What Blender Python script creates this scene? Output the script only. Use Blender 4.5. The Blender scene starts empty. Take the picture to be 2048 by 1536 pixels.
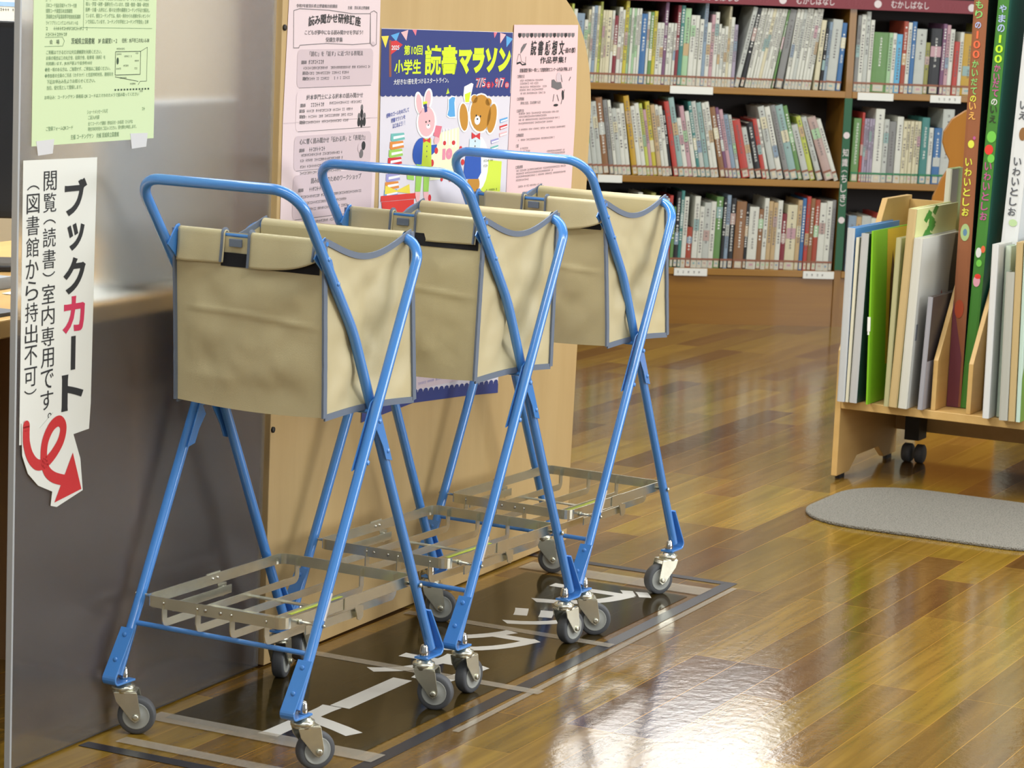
import bpy, math, random
from mathutils import Vector, Matrix, noise
PI = math.pi
SC = bpy.context.scene
COL = SC.collection

# ------------------------------------------------------------------ camera
F_PX, PITCH, ROLL, CAM_H = 5309.0, 0.1529, 0.0428, 1.3721
fw = Vector((0, math.cos(PITCH), -math.sin(PITCH)))
up0 = Vector((0, math.sin(PITCH), math.cos(PITCH)))
rt0 = Vector((1, 0, 0))
rt = math.cos(ROLL) * rt0 + math.sin(ROLL) * up0
up = -math.sin(ROLL) * rt0 + math.cos(ROLL) * up0
cd = bpy.data.cameras.new('camera')
cd.sensor_width = 36.0
cd.lens = F_PX * 36.0 / 2048.0
cd.clip_end = 60
cd.dof.use_dof = True
cd.dof.focus_distance = 5.35
cd.dof.aperture_fstop = 15.0
cam = bpy.data.objects.new('camera', cd)
COL.objects.link(cam)
M3 = Matrix((rt, up, -fw)).transposed()
cam.matrix_world = Matrix.Translation((0, 0, CAM_H)) @ M3.to_4x4()
SC.camera = cam

# ------------------------------------------------------------------ light
SC.view_settings.view_transform = 'Standard'
SC.view_settings.look = 'None'
SC.view_settings.exposure = 0.0
SC.view_settings.gamma = 1.0
SC.view_settings.use_curve_mapping = False
SC.cycles.use_denoising = True
SC.cycles.max_bounces = 8
SC.cycles.sample_clamp_indirect = 6.0
w = bpy.data.worlds.new('room_light')
SC.world = w
w.use_nodes = True
w.node_tree.nodes['Background'].inputs[0].default_value = (0.93, 0.97, 1.0, 1)
w.node_tree.nodes['Background'].inputs[1].default_value = 0.27


def area(name, loc, aim, sx, sy, power, color=(1, 1, 1)):
    l = bpy.data.lights.new(name, 'AREA')
    l.shape = 'RECTANGLE'
    l.size, l.size_y, l.energy, l.color = sx, sy, power, color
    o = bpy.data.objects.new(name, l)
    COL.objects.link(o)
    o.location = loc
    o.rotation_euler = (Vector(aim) - Vector(loc)).to_track_quat('-Z', 'Y').to_euler()
    return o


# fluorescent rows under the ceiling, two added fill lamps, daylight from windows on the right and at the back
area('ceiling_or_fill_lamp', (0.6, -1.2, 2.85), (0.6, -1.19, 0), 5.0, 0.35, 120, (1, 0.99, 0.94))  # added fill behind the camera, lights the carts from the front
area('ceiling_or_fill_lamp', (1.2, 3.2, 2.85), (1.2, 3.21, 0), 5.0, 0.35, 84, (1, 0.99, 0.94))
area('ceiling_or_fill_lamp', (1.2, 6.2, 2.85), (1.2, 6.21, 0), 5.0, 0.35, 90, (1, 0.99, 0.94))
area('ceiling_or_fill_lamp', (1.2, 9.2, 2.85), (1.2, 9.21, 0), 5.0, 0.35, 76, (1, 0.99, 0.94))
area('ceiling_or_fill_lamp', (-1.35, 5.5, 2.85), (-1.35, 5.51, 0), 0.35, 2.4, 120, (1, 0.99, 0.94))  # added fill, brightens the desk area seen through the plastic screen
area('window_daylight', (5.2, 4.6, 1.6), (0.0, 5.6, 0.7), 4.5, 1.8, 175, (0.96, 0.98, 1.0))
area('window_daylight', (0.92, 14.12, 2.68), (0.92, 5.0, 2.4), 1.24, 0.90, 38, (1.0, 1.0, 0.98))


# ------------------------------------------------------------------ materials
def lin(h):
    h = h.lstrip('#')
    v = [int(h[i:i + 2], 16) / 255 for i in (0, 2, 4)]
    return tuple(c / 12.92 if c <= 0.04045 else ((c + 0.055) / 1.055) ** 2.4 for c in v) + (1,)


MATS = {}


def mat(name, col, rough=0.5, metal=0.0, spec=0.5, coat=0.0, bump=None, vary=None):
    """plain procedural surface; bump=(scale,strength) vary=(scale,amount) noise"""
    if name in MATS:
        return MATS[name]
    m = bpy.data.materials.new(name)
    m.use_nodes = True
    nt = m.node_tree
    b = nt.nodes['Principled BSDF']
    c = lin(col) if isinstance(col, str) else col
    b.inputs['Base Color'].default_value = c
    b.inputs['Roughness'].default_value = rough
    b.inputs['Metallic'].default_value = metal
    b.inputs['Specular IOR Level'].default_value = spec
    b.inputs['Coat Weight'].default_value = coat
    b.inputs['Coat Roughness'].default_value = 0.08
    if bump or vary:
        tc = nt.nodes.new('ShaderNodeTexCoord')
    if vary:
        n = nt.nodes.new('ShaderNodeTexNoise')
        n.inputs['Scale'].default_value = vary[0]
        n.inputs['Detail'].default_value = 4
        nt.links.new(tc.outputs['Object'], n.inputs['Vector'])
        mx = nt.nodes.new('ShaderNodeMix')
        mx.data_type = 'RGBA'
        k = vary[1]
        mx.inputs[6].default_value = tuple(x * (1 - k) for x in c[:3]) + (1,)
        mx.inputs[7].default_value = tuple(min(1, x * (1 + k)) for x in c[:3]) + (1,)
        nt.links.new(n.outputs['Fac'], mx.inputs[0])
        nt.links.new(mx.outputs[2], b.inputs['Base Color'])
    if bump:
        n = nt.nodes.new('ShaderNodeTexNoise')
        n.inputs['Scale'].default_value = bump[0]
        nt.links.new(tc.outputs['Object'], n.inputs['Vector'])
        bp = nt.nodes.new('ShaderNodeBump')
        bp.inputs['Strength'].default_value = bump[1]
        bp.inputs['Distance'].default_value = 0.002
        nt.links.new(n.outputs['Fac'], bp.inputs['Height'])
        nt.links.new(bp.outputs['Normal'], b.inputs['Normal'])
    MATS[name] = m
    return m


def wood(name, c1, c2, scale=(2, 30, 30), rough=0.4, contrast=0.5, coat=0.0):
    """straight-grained wood, grain along the axis with the smallest scale"""
    if name in MATS:
        return MATS[name]
    m = bpy.data.materials.new(name)
    m.use_nodes = True
    nt = m.node_tree
    b = nt.nodes['Principled BSDF']
    b.inputs['Roughness'].default_value = rough
    b.inputs['Coat Weight'].default_value = coat
    tc = nt.nodes.new('ShaderNodeTexCoord')
    mp = nt.nodes.new('ShaderNodeMapping')
    mp.inputs['Scale'].default_value = scale
    nt.links.new(tc.outputs['Object'], mp.inputs['Vector'])
    n = nt.nodes.new('ShaderNodeTexNoise')
    n.inputs['Scale'].default_value = 1.0
    n.inputs['Detail'].default_value = 6
    n.inputs['Roughness'].default_value = 0.6
    n.inputs['Distortion'].default_value = 0.3
    nt.links.new(mp.outputs['Vector'], n.inputs['Vector'])
    r = nt.nodes.new('ShaderNodeValToRGB')
    r.color_ramp.elements[0].position = 0.5 - contrast / 2
    r.color_ramp.elements[1].position = 0.5 + contrast / 2
    r.color_ramp.elements[0].color = lin(c1)
    r.color_ramp.elements[1].color = lin(c2)
    nt.links.new(n.outputs['Fac'], r.inputs['Fac'])
    nt.links.new(r.outputs['Color'], b.inputs['Base Color'])
    MATS[name] = m
    return m


def floor_material():
    m = bpy.data.materials.new('varnished_floor_planks')
    m.use_nodes = True
    nt = m.node_tree
    b = nt.nodes['Principled BSDF']
    tc = nt.nodes.new('ShaderNodeTexCoord')
    br = nt.nodes.new('ShaderNodeTexBrick')
    br.inputs['Scale'].default_value = 1.0
    br.inputs['Brick Width'].default_value = 0.62
    br.inputs['Row Height'].default_value = 0.096
    br.inputs['Mortar Size'].default_value = 0.0009
    br.inputs['Mortar Smooth'].default_value = 0.3
    br.inputs['Color1'].default_value = (0, 0, 0, 1)
    br.inputs['Color2'].default_value = (1, 1, 1, 1)
    br.inputs['Mortar'].default_value = (0.5, 0.5, 0.5, 1)
    br.offset = 0.37
    br.offset_frequency = 3
    nt.links.new(tc.outputs['Object'], br.inputs['Vector'])
    ramp = nt.nodes.new('ShaderNodeValToRGB')
    cr = ramp.color_ramp
    cols = [(0.0, '54381a'), (0.12, '6c4c24'), (0.36, '7b5f24'), (0.58, '8b6f25'), (0.8, '7a5a28'), (1.0, '98792c')]
    cr.elements[0].color = lin(cols[0][1])
    cr.elements[1].color = lin(cols[-1][1])
    for p, c in cols[1:-1]:
        e = cr.elements.new(p)
        e.color = lin(c)
    nt.links.new(br.outputs['Color'], ramp.inputs['Fac'])
    mp = nt.nodes.new('ShaderNodeMapping')
    mp.inputs['Scale'].default_value = (2.5, 42, 1)
    nt.links.new(tc.outputs['Object'], mp.inputs['Vector'])
    n = nt.nodes.new('ShaderNodeTexNoise')
    n.inputs['Scale'].default_value = 1
    n.inputs['Detail'].default_value = 6
    n.inputs['Distortion'].default_value = 0.6
    nt.links.new(mp.outputs['Vector'], n.inputs['Vector'])
    gr = nt.nodes.new('ShaderNodeValToRGB')
    gr.color_ramp.elements[0].position = 0.3
    gr.color_ramp.elements[1].position = 0.7
    gr.color_ramp.elements[0].color = (0.62, 0.58, 0.5, 1)
    gr.color_ramp.elements[1].color = (1.15, 1.15, 1.15, 1)
    nt.links.new(n.outputs['Fac'], gr.inputs['Fac'])
    mul = nt.nodes.new('ShaderNodeMix')
    mul.data_type = 'RGBA'
    mul.blend_type = 'MULTIPLY'
    mul.inputs[0].default_value = 0.8
    nt.links.new(ramp.outputs['Color'], mul.inputs[6])
    nt.links.new(gr.outputs['Color'], mul.inputs[7])
    jm = nt.nodes.new('ShaderNodeMix')
    jm.data_type = 'RGBA'
    jm.inputs[7].default_value = lin('b98a3a')
    fr = nt.nodes.new('ShaderNodeMath')
    fr.operation = 'MULTIPLY'
    fr.inputs[1].default_value = 0.6
    nt.links.new(br.outputs['Fac'], fr.inputs[0])
    nt.links.new(fr.outputs[0], jm.inputs[0])
    nt.links.new(mul.outputs[2], jm.inputs[6])
    nt.links.new(jm.outputs[2], b.inputs['Base Color'])
    b.inputs['Roughness'].default_value = 0.13
    b.inputs['Specular IOR Level'].default_value = 0.55
    n2 = nt.nodes.new('ShaderNodeTexNoise')
    n2.inputs['Scale'].default_value = 34
    n2.inputs['Detail'].default_value = 5
    n2.inputs['Roughness'].default_value = 0.62
    nt.links.new(tc.outputs['Object'], n2.inputs['Vector'])
    bp = nt.nodes.new('ShaderNodeBump')
    bp.inputs['Strength'].default_value = 0.30
    bp.inputs['Distance'].default_value = 0.0016
    nt.links.new(n2.outputs['Fac'], bp.inputs['Height'])
    nt.links.new(bp.outputs['Normal'], b.inputs['Normal'])
    return m


def corrugated_material():
    m = bpy.data.materials.new('corrugated_clear_plastic')
    m.use_nodes = True
    nt = m.node_tree
    for n in list(nt.nodes):
        nt.nodes.remove(n)
    out = nt.nodes.new('ShaderNodeOutputMaterial')
    tc = nt.nodes.new('ShaderNodeTexCoord')
    wv = nt.nodes.new('ShaderNodeTexWave')
    wv.wave_type = 'BANDS'
    wv.bands_direction = 'X'
    wv.inputs['Scale'].default_value = 170
    nt.links.new(tc.outputs['Object'], wv.inputs['Vector'])
    bp = nt.nodes.new('ShaderNodeBump')
    bp.inputs['Strength'].default_value = 0.3
    bp.inputs['Distance'].default_value = 0.0007
    nt.links.new(wv.outputs['Fac'], bp.inputs['Height'])
    rf = nt.nodes.new('ShaderNodeBsdfRefraction')
    rc = nt.nodes.new('ShaderNodeValToRGB')
    rc.color_ramp.elements[0].color = (0.72, 0.73, 0.75, 1)
    rc.color_ramp.elements[1].color = (0.99, 0.99, 0.98, 1)
    rc.color_ramp.elements[1].position = 0.7
    nt.links.new(wv.outputs['Fac'], rc.inputs['Fac'])
    nt.links.new(rc.outputs['Color'], rf.inputs['Color'])
    rf.inputs['Roughness'].default_value = 0.24
    rf.inputs['IOR'].default_value = 1.12
    nt.links.new(bp.outputs['Normal'], rf.inputs['Normal'])
    df = nt.nodes.new('ShaderNodeBsdfDiffuse')
    df.inputs['Color'].default_value = (0.80, 0.82, 0.86, 1)
    gl = nt.nodes.new('ShaderNodeBsdfGlossy')
    gl.inputs['Roughness'].default_value = 0.25
    nt.links.new(bp.outputs['Normal'], gl.inputs['Normal'])
    m1 = nt.nodes.new('ShaderNodeMixShader')
    m1.inputs[0].default_value = 0.05
    nt.links.new(rf.outputs[0], m1.inputs[1])
    nt.links.new(df.outputs[0], m1.inputs[2])
    m2 = nt.nodes.new('ShaderNodeMixShader')
    m2.inputs[0].default_value = 0.06
    nt.links.new(m1.outputs[0], m2.inputs[1])
    nt.links.new(gl.outputs[0], m2.inputs[2])
    nt.links.new(m2.outputs[0], out.inputs['Surface'])
    return m


def film_material(name, col, opacity, rough=0.15):
    m = bpy.data.materials.new(name)
    m.use_nodes = True
    nt = m.node_tree
    b = nt.nodes['Principled BSDF']
    b.inputs['Base Color'].default_value = lin(col)
    b.inputs['Roughness'].default_value = rough
    b.inputs['Alpha'].default_value = opacity
    MATS[name] = m
    return m


# ------------------------------------------------------------------ mesh helpers
class MB:
    def __init__(self):
        self.v, self.f, self.mi, self.sm = [], [], [], []

    def add(self, vs, fs, mi=0, smooth=False):
        o = len(self.v)
        self.v += [tuple(p) for p in vs]
        for f in fs:
            self.f.append([i + o for i in f])
            self.mi.append(mi)
            self.sm.append(smooth)

    def box(self, a, b, mi=0, xf=None):
        x0, y0, z0 = a
        x1, y1, z1 = b
        vs = [(x0, y0, z0), (x1, y0, z0), (x1, y1, z0), (x0, y1, z0), (x0, y0, z1), (x1, y0, z1), (x1, y1, z1), (x0, y1, z1)]
        if xf:
            vs = [xf(p) for p in vs]
        self.add(vs, [(0, 3, 2, 1), (4, 5, 6, 7), (0, 1, 5, 4), (1, 2, 6, 5), (2, 3, 7, 6), (3, 0, 4, 7)], mi)

    def tube(self, path, r, n=12, mi=0, cap=True, closed=False, flat=None):
        """sweep a circle (or flat=(w,t) bar) along a path"""
        P = [Vector(p) for p in path]
        m = len(P)
        T = []
        for i in range(m):
            if closed:
                t = P[(i + 1) % m] - P[i - 1]
            else:
                t = P[min(i + 1, m - 1)] - P[max(i - 1, 0)]
            T.append(t.normalized())
        ref = Vector((0, 0, 1)) if abs(T[0].z) < 0.9 else Vector((1, 0, 0))
        N = (ref - T[0] * ref.dot(T[0])).normalized()
        vs = []
        for i in range(m):
            N = (N - T[i] * N.dot(T[i])).normalized()
            Bn = T[i].cross(N)
            if flat:
                wv, tv = flat[0] / 2, flat[1] / 2
                ring = [(wv, tv), (wv, -tv), (-wv, -tv), (-wv, tv)]
                vs += [P[i] + N * a + Bn * b for a, b in ring]
                k = 4
            else:
                vs += [P[i] + (N * math.cos(2 * PI * j / n) + Bn * math.sin(2 * PI * j / n)) * r for j in range(n)]
                k = n
        fs = []
        for i in range(m if closed else m - 1):
            a, b = i * k, ((i + 1) % m) * k
            for j in range(k):
                fs.append((a + j, a + (j + 1) % k, b + (j + 1) % k, b + j))
        self.add(vs, fs, mi, not flat)
        if cap and not closed:
            self.add([vs[j] for j in range(k)], [tuple(range(k))[::-1]], mi)
            self.add([vs[(m - 1) * k + j] for j in range(k)], [tuple(range(k))], mi)

    def cyl(self, a, b, r, n=16, mi=0):
        self.tube([a, b], r, n, mi)

    def lathe(self, prof, o, axis=(0, 0, 1), n=24, mi=0, smooth=True):
        """prof: (radius, height) pairs along axis from o"""
        A = Vector(axis).normalized()
        ref = Vector((0, 0, 1)) if abs(A.z) < 0.9 else Vector((1, 0, 0))
        X = (ref - A * ref.dot(A)).normalized()
        Y = A.cross(X)
        O = Vector(o)
        vs = []
        for r, h in prof:
            for j in range(n):
                t = 2 * PI * j / n
                vs.append(O + A * h + (X * math.cos(t) + Y * math.sin(t)) * r)
        fs = []
        for i in range(len(prof) - 1):
            for j in range(n):
                fs.append((i * n + j, i * n + (j + 1) % n, (i + 1) * n + (j + 1) % n, (i + 1) * n + j))
        fs.append(tuple(range(n))[::-1])
        fs.append(tuple((len(prof) - 1) * n + j for j in range(n)))
        self.add(vs, fs, mi, smooth)

    def prism(self, pts, d, mi=0, xf=None):
        """pts: 3D outline, extruded by vector d"""
        n = len(pts)
        D = Vector(d)
        vs = [Vector(p) for p in pts] + [Vector(p) + D for p in pts]
        if xf:
            vs = [xf(p) for p in vs]
        fs = [tuple(range(n))[::-1], tuple(range(n, 2 * n))]
        for i in range(n):
            fs.append((i, (i + 1) % n, n + (i + 1) % n, n + i))
        self.add(vs, fs, mi)

    def grid(self, fn, nu, nv, mi=0, smooth=True):
        vs = [fn(i / nu, j / nv) for j in range(nv + 1) for i in range(nu + 1)]
        fs = [(j * (nu + 1) + i, j * (nu + 1) + i + 1, (j + 1) * (nu + 1) + i + 1, (j + 1) * (nu + 1) + i) for j in range(nv) for i in range(nu)]
        self.add(vs, fs, mi, smooth)

    def build(self, name, mats, parent=None, loc=None, rz=0, bevel=0, solid=0):
        me = bpy.data.meshes.new(name)
        me.from_pydata(self.v, [], self.f)
        if not isinstance(mats, (list, tuple)):
            mats = [mats]
        for m in mats:
            me.materials.append(m)
        me.polygons.foreach_set('material_index', self.mi)
        me.polygons.foreach_set('use_smooth', self.sm)
        me.update()
        o = bpy.data.objects.new(name, me)
        COL.objects.link(o)
        if parent:
            o.parent = parent
        if loc is not None:
            o.location = loc
            o.rotation_euler = (0, 0, rz)
        if bevel:
            md = o.modifiers.new('edge', 'BEVEL')
            md.width = bevel
            md.segments = 2
            md.limit_method = 'ANGLE'
        if solid:
            md = o.modifiers.new('thick', 'SOLIDIFY')
            md.thickness = solid
            md.offset = 0
        return o


def tag(o, label=None, cat=None, group=None, kind=None):
    if label:
        o['label'] = label
    if cat:
        o['category'] = cat
    if group:
        o['group'] = group
    if kind:
        o['kind'] = kind
    return o


def thing(name, label, cat, loc, rz=0, group=None):
    o = bpy.data.objects.new(name, None)
    o.empty_display_size = 0.1
    COL.objects.link(o)
    o.location = loc
    o.rotation_euler = (0, 0, rz)
    return tag(o, label, cat, group)


def fillet(pts, radii, seg=8):
    """round the inner corners of a polyline"""
    P = [Vector(p) for p in pts]
    out = [P[0]]
    for i in range(1, len(P) - 1):
        a = (P[i - 1] - P[i]).normalized()
        b = (P[i + 1] - P[i]).normalized()
        ang = a.angle(b)
        r = radii[i - 1]
        d = r / math.tan(ang / 2)
        bis = (a + b).normalized()
        cen = P[i] + bis * (r / math.sin(ang / 2))
        s, e = P[i] + a * d - cen, P[i] + b * d - cen
        tot = s.angle(e)
        ax = s.cross(e).normalized()
        for k in range(seg + 1):
            out.append(cen + Matrix.Rotation(tot * k / seg, 3, ax) @ s)
    out.append(P[-1])
    return out


# ------------------------------------------------------------------ lettering
_tc = {}


def text2d(s, size, bold=0.0, align='LEFT'):
    key = (s, round(size, 5), round(bold, 5), align)
    if key in _tc:
        return _tc[key]
    cu = bpy.data.curves.new('lettering', 'FONT')
    cu.body = s
    cu.size = size
    cu.offset = bold
    cu.align_x = align
    cu.resolution_u = 3
    ob = bpy.data.objects.new('lettering', cu)
    COL.objects.link(ob)
    dg = bpy.context.evaluated_depsgraph_get()
    me = ob.evaluated_get(dg).to_mesh()
    vs = [(v.co.x, v.co.y) for v in me.vertices]
    fs = [tuple(p.vertices) for p in me.polygons]
    ob.evaluated_get(dg).to_mesh_clear()
    bpy.data.objects.remove(ob)
    bpy.data.curves.remove(cu)
    _tc[key] = (vs, fs)
    return _tc[key]


class Print:
    """flat printing on a sheet: 2D shapes laid on a plane, in layers"""
    def __init__(self, to3d, step=0.0002, base=0.0008):
        self.mb, self.to3d, self.step, self.base = MB(), to3d, step, base
        self.mats = []

    def _mi(self, m):
        if m not in self.mats:
            self.mats.append(m)
        return self.mats.index(m)

    def poly(self, pts, m, layer=0):
        d = self.base + layer * self.step
        self.mb.add([self.to3d(x, y, d) for x, y in pts], [tuple(range(len(pts)))], self._mi(m))

    def rect(self, x0, y0, x1, y1, m, layer=0):
        self.poly([(x0, y0), (x1, y0), (x1, y1), (x0, y1)], m, layer)

    def ell(self, cx, cy, rx, ry, m, layer=0, rot=0, n=20):
        c, s = math.cos(rot), math.sin(rot)
        self.poly([(cx + rx * math.cos(t) * c - ry * math.sin(t) * s, cy + rx * math.cos(t) * s + ry * math.sin(t) * c)
                   for t in [2 * PI * i / n for i in range(n)]], m, layer)

    def line(self, pts, wd, m, layer=0):
        for (x0, y0), (x1, y1) in zip(pts, pts[1:]):
            dx, dy = x1 - x0, y1 - y0
            L = math.hypot(dx, dy) or 1
            nx, ny = -dy / L * wd / 2, dx / L * wd / 2
            self.poly([(x0 + nx, y0 + ny), (x0 - nx, y0 - ny), (x1 - nx, y1 - ny), (x1 + nx, y1 + ny)], m, layer)

    def text(self, s, x, y, size, m, layer=1, bold=0.0, width=None, align='LEFT', rot=0, shear=0.0, height=None, arc=None):
        vs, fs = text2d(s, size, bold, align)
        if not vs:
            return
        xs = [p[0] for p in vs]
        ys = [p[1] for p in vs]
        kx = width / (max(xs) - min(xs)) if width else 1
        ky = height / (max(ys) - min(ys)) if height else 1
        ox = min(xs) if width else 0
        oy = min(ys) if height else 0
        c, sn = math.cos(rot), math.sin(rot)
        d = self.base + layer * self.step
        out = []
        for px, py in vs:
            a, b = (px - ox) * kx, (py - oy) * ky
            a += b * shear
            if arc:
                b += arc * (1 - (2 * a / width - 1) ** 2)
            out.append(self.to3d(x + a * c - b * sn, y + a * sn + b * c, d))
        self.mb.add(out, fs, self._mi(m))

    def greek(self, x, y, wd, h, m, layer=1, seed=0):
        """a line of writing too small to read: broken dabs of ink"""
        rnd = random.Random(seed)
        px = x
        while px < x + wd:
            cw = h * rnd.uniform(0.7, 1.0)
            if rnd.random() < 0.9:
                k = rnd.randint(0, 2)
                if k == 0:
                    self.rect(px, y + h * 0.42, px + cw * 0.8, y + h * 0.58, m, layer)
                    self.rect(px + cw * 0.3, y, px + cw * 0.46, y + h, m, layer)
                elif k == 1:
                    self.rect(px, y + h * 0.75, px + cw * 0.8, y + h * 0.9, m, layer)
                    self.rect(px + cw * 0.1, y + h * 0.1, px + cw * 0.7, y + h * 0.25, m, layer)
                    self.rect(px + cw * 0.55, y, px + cw * 0.7, y + h * 0.9, m, layer)
                else:
                    self.rect(px + cw * 0.1, y, px + cw * 0.25, y + h * 0.9, m, layer)
                    self.rect(px + cw * 0.5, y + h * 0.1, px + cw * 0.66, y + h, m, layer)
                    self.rect(px, y + h * 0.6, px + cw * 0.8, y + h * 0.74, m, layer)
            px += cw * 1.08

    def build(self, name, parent, label=None):
        o = self.mb.build(name, self.mats, parent)
        if label:
            o['label'] = label
        return o


# ------------------------------------------------------------------ palette
BLUE = mat('blue_enamel', '4a8edc', 0.2, 0, 0.6, 0.6)
ZINC = mat('zinc_plated_steel', 'd6d5c4', 0.27, 0.88, vary=(45, 0.14))
CHROME = mat('bright_steel', 'c8c6c0', 0.16, 1.0)
RUBBER = mat('grey_rubber', '55575a', 0.55)
HUB = mat('light_grey_hub', 'a3a59f', 0.5)
BEIGE = mat('beige_nylon_cloth', 'c9bd95', 0.42, 0, 0.5, bump=(900, 0.2), vary=(5, 0.015))
BIND = mat('blue_grey_binding', '6d7889', 0.7, bump=(1200, 0.3))
BLACKM = mat('black_velcro', '14141a', 0.85)
BIRCH = wood('pale_birch_board', 'b89a68', 'c9ad7a', (14, 14, 1.5), 0.45, 0.7)
BIRCH_EDGE = wood('birch_board_edge', 'c9a35c', 'd6b36c', (14, 14, 1.5), 0.45, 0.7)
SHELFW = wood('honey_shelf_wood', '8a5f20', 'a57a30', (1.6, 20, 34), 0.35, 0.6, 0.15)
SHELF_SHADE = mat('shelf_gap_shade', '2a2320', 0.7)  # near-black tone stands for the unlit gaps around the books
BINW = wood('pale_beech_bin', 'c39c5c', 'd2ae70', (20, 2, 20), 0.45, 0.6)
PAPER_W = mat('white_paper', 'e4e6df', 0.7)
INK = mat('black_ink', '26282a', 0.7)
INKG = mat('grey_ink', '6e6a6c', 0.7)
PINKP = mat('pink_paper', 'e3d0d3', 0.75)
PINKS = mat('rose_paper', 'e6c6c8', 0.75)
PINKD = mat('pink_paper_grey_panel', 'd0bdc2', 0.75)
GREENP = mat('pale_green_paper', 'd0e3b6', 0.75)
GREENL = mat('olive_ink', '72906a', 0.7)
INKOL = mat('dark_green_ink', '39503a', 0.7)

# ------------------------------------------------------------------ setting
PLANK_YAW = math.atan2(0.895, 0.445)
fb = MB()
fb.add([(-14, -12, 0), (18, -12, 0), (18, 12, 0), (-14, 12, 0)], [(0, 1, 2, 3)])
floor_o = fb.build('floor', floor_material(), loc=(0, 0, 0), rz=PLANK_YAW)
tag(floor_o, kind='structure')

wall_m = mat('warm_white_wall', 'cfc9ba', 0.8)
wb = MB()
WY = 14.0
WX0, WX1, WZ0, WZ1 = 0.28, 1.56, 2.22, 3.15
for x0, x1, z0, z1 in [(-6, WX0, 0, 3.4), (WX1, 6, 0, 3.4), (WX0, WX1, 0, WZ0), (WX0, WX1, WZ1, 3.4)]:
    wb.box((x0, WY, z0), (x1, WY + 0.15, z1))
tag(wb.build('wall_back', mat('brown_back_wall', '7a6a54', 0.75)), kind='structure')
wn = MB()
for x in (WX0, 0.44, 0.74, WX1 - 0.04):
    wn.box((x, WY - 0.02, WZ0), (x + 0.04, WY + 0.08, WZ1))
for z in (WZ0, WZ1 - 0.04):
    wn.box((WX0 + 0.04, WY - 0.02, z), (WX1 - 0.04, WY + 0.08, z + 0.04))
tag(wn.build('window_1', mat('window_frame', 'd8d6d0', 0.5)), kind='structure')
wl = MB()
wl.box((-4.2, 2.0, 0), (-4.05, 14.0, 3.4))
tag(wl.build('wall_left', wall_m), kind='structure')

# ------------------------------------------------------------------ book carts
WI, WO = 0.1628, 0.1873
TR = 0.0096
YEL = mat('yellow_green_sticker', 'b9c93a', 0.5)
BLK = mat('black_plastic', '1b1c20', 0.5)


def front_y(z):
    return 0.2893 - 0.3090 / 0.6135 * (z - 0.13) if z < 0.7435 else -0.0197 - 0.1933 / 0.2565 * (z - 0.7435)


def rear_y(z):
    return -0.2 + 0.3552 / 0.72 * (z - 0.13)


def make_caster(parent, fx, fy, sgn, th):
    """sgn=+1 for front feet (strap in front of the leg), -1 for rear feet; th = trailing direction in cart space"""
    m = MB()
    # swivel races and stem
    m.lathe([(0.006, 0.112), (0.006, 0.094), (0.014, 0.094), (0.016, 0.090), (0.0205, 0.089), (0.0215, 0.084), (0.019, 0.080), (0.019, 0.077)], (fx, fy, 0))
    c = m.build('caster', ZINC, parent)
    c['label'] = 'swivel caster with a grey wheel'
    m = MB()
    m.lathe([(0.0085, 0.101), (0.0088, 0.103), (0.0088, 0.111), (0.0078, 0.113), (0.0075, 0.118), (0.0055, 0.122), (0.002, 0.1236)], (fx, fy, 0), n=12)
    m.build('cap_nut', CHROME, c)
    d = Vector((math.cos(th), math.sin(th), 0))
    a = Vector((-d.y, d.x, 0))
    o = Vector((fx, fy, 0))
    wc = o + d * 0.025 + Vector((0, 0, 0.0345))
    m = MB()
    # fork: crown plate and two tapering cheeks
    cr = [o + d * t + a * s + Vector((0, 0, 0.0785)) for t, s in [(-0.018, -0.012), (-0.012, -0.017), (0.012, -0.019), (0.026, -0.0175), (0.026, 0.0175), (0.012, 0.019), (-0.012, 0.017), (-0.018, 0.012)]]
    m.prism(cr, (0, 0, 0.0028))
    for s in (-1, 1):
        off = a * (s * 0.0165)
        pr = [(-0.015, 0.079), (-0.010, 0.062), (0.016, 0.030), (0.025, 0.024), (0.033, 0.030), (0.034, 0.040), (0.027, 0.079)]
        m.prism([o + off + d * t + Vector((0, 0, z)) for t, z in pr], a * (s * 0.002))
    m.build('fork', ZINC, c, bevel=0.0006)
    m = MB()
    m.lathe([(0.024, -0.0105), (0.0315, -0.0115), (0.0338, -0.008), (0.0345, -0.002), (0.0345, 0.002), (0.0338, 0.008), (0.0315, 0.0115), (0.024, 0.0105)], wc, a, 32)
    m.build('tire', RUBBER, c)
    m = MB()
    m.lathe([(0.004, -0.0125), (0.010, -0.0122), (0.011, -0.0108), (0.0225, -0.0112), (0.0243, -0.0117), (0.0243, 0.0117), (0.0225, 0.0112), (0.011, 0.0108), (0.010, 0.0122), (0.004, 0.0125)], wc, a, 28)
    m.build('hub', HUB, c)
    m = MB()
    m.lathe([(0.0028, -0.022), (0.0055, -0.0215), (0.0055, -0.0186), (0.003, -0.0185), (0.003, 0.0185), (0.0055, 0.0186), (0.0055, 0.0215), (0.0028, 0.022)], wc, a, 10)
    m.build('axle_bolt', ZINC, c)


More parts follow.
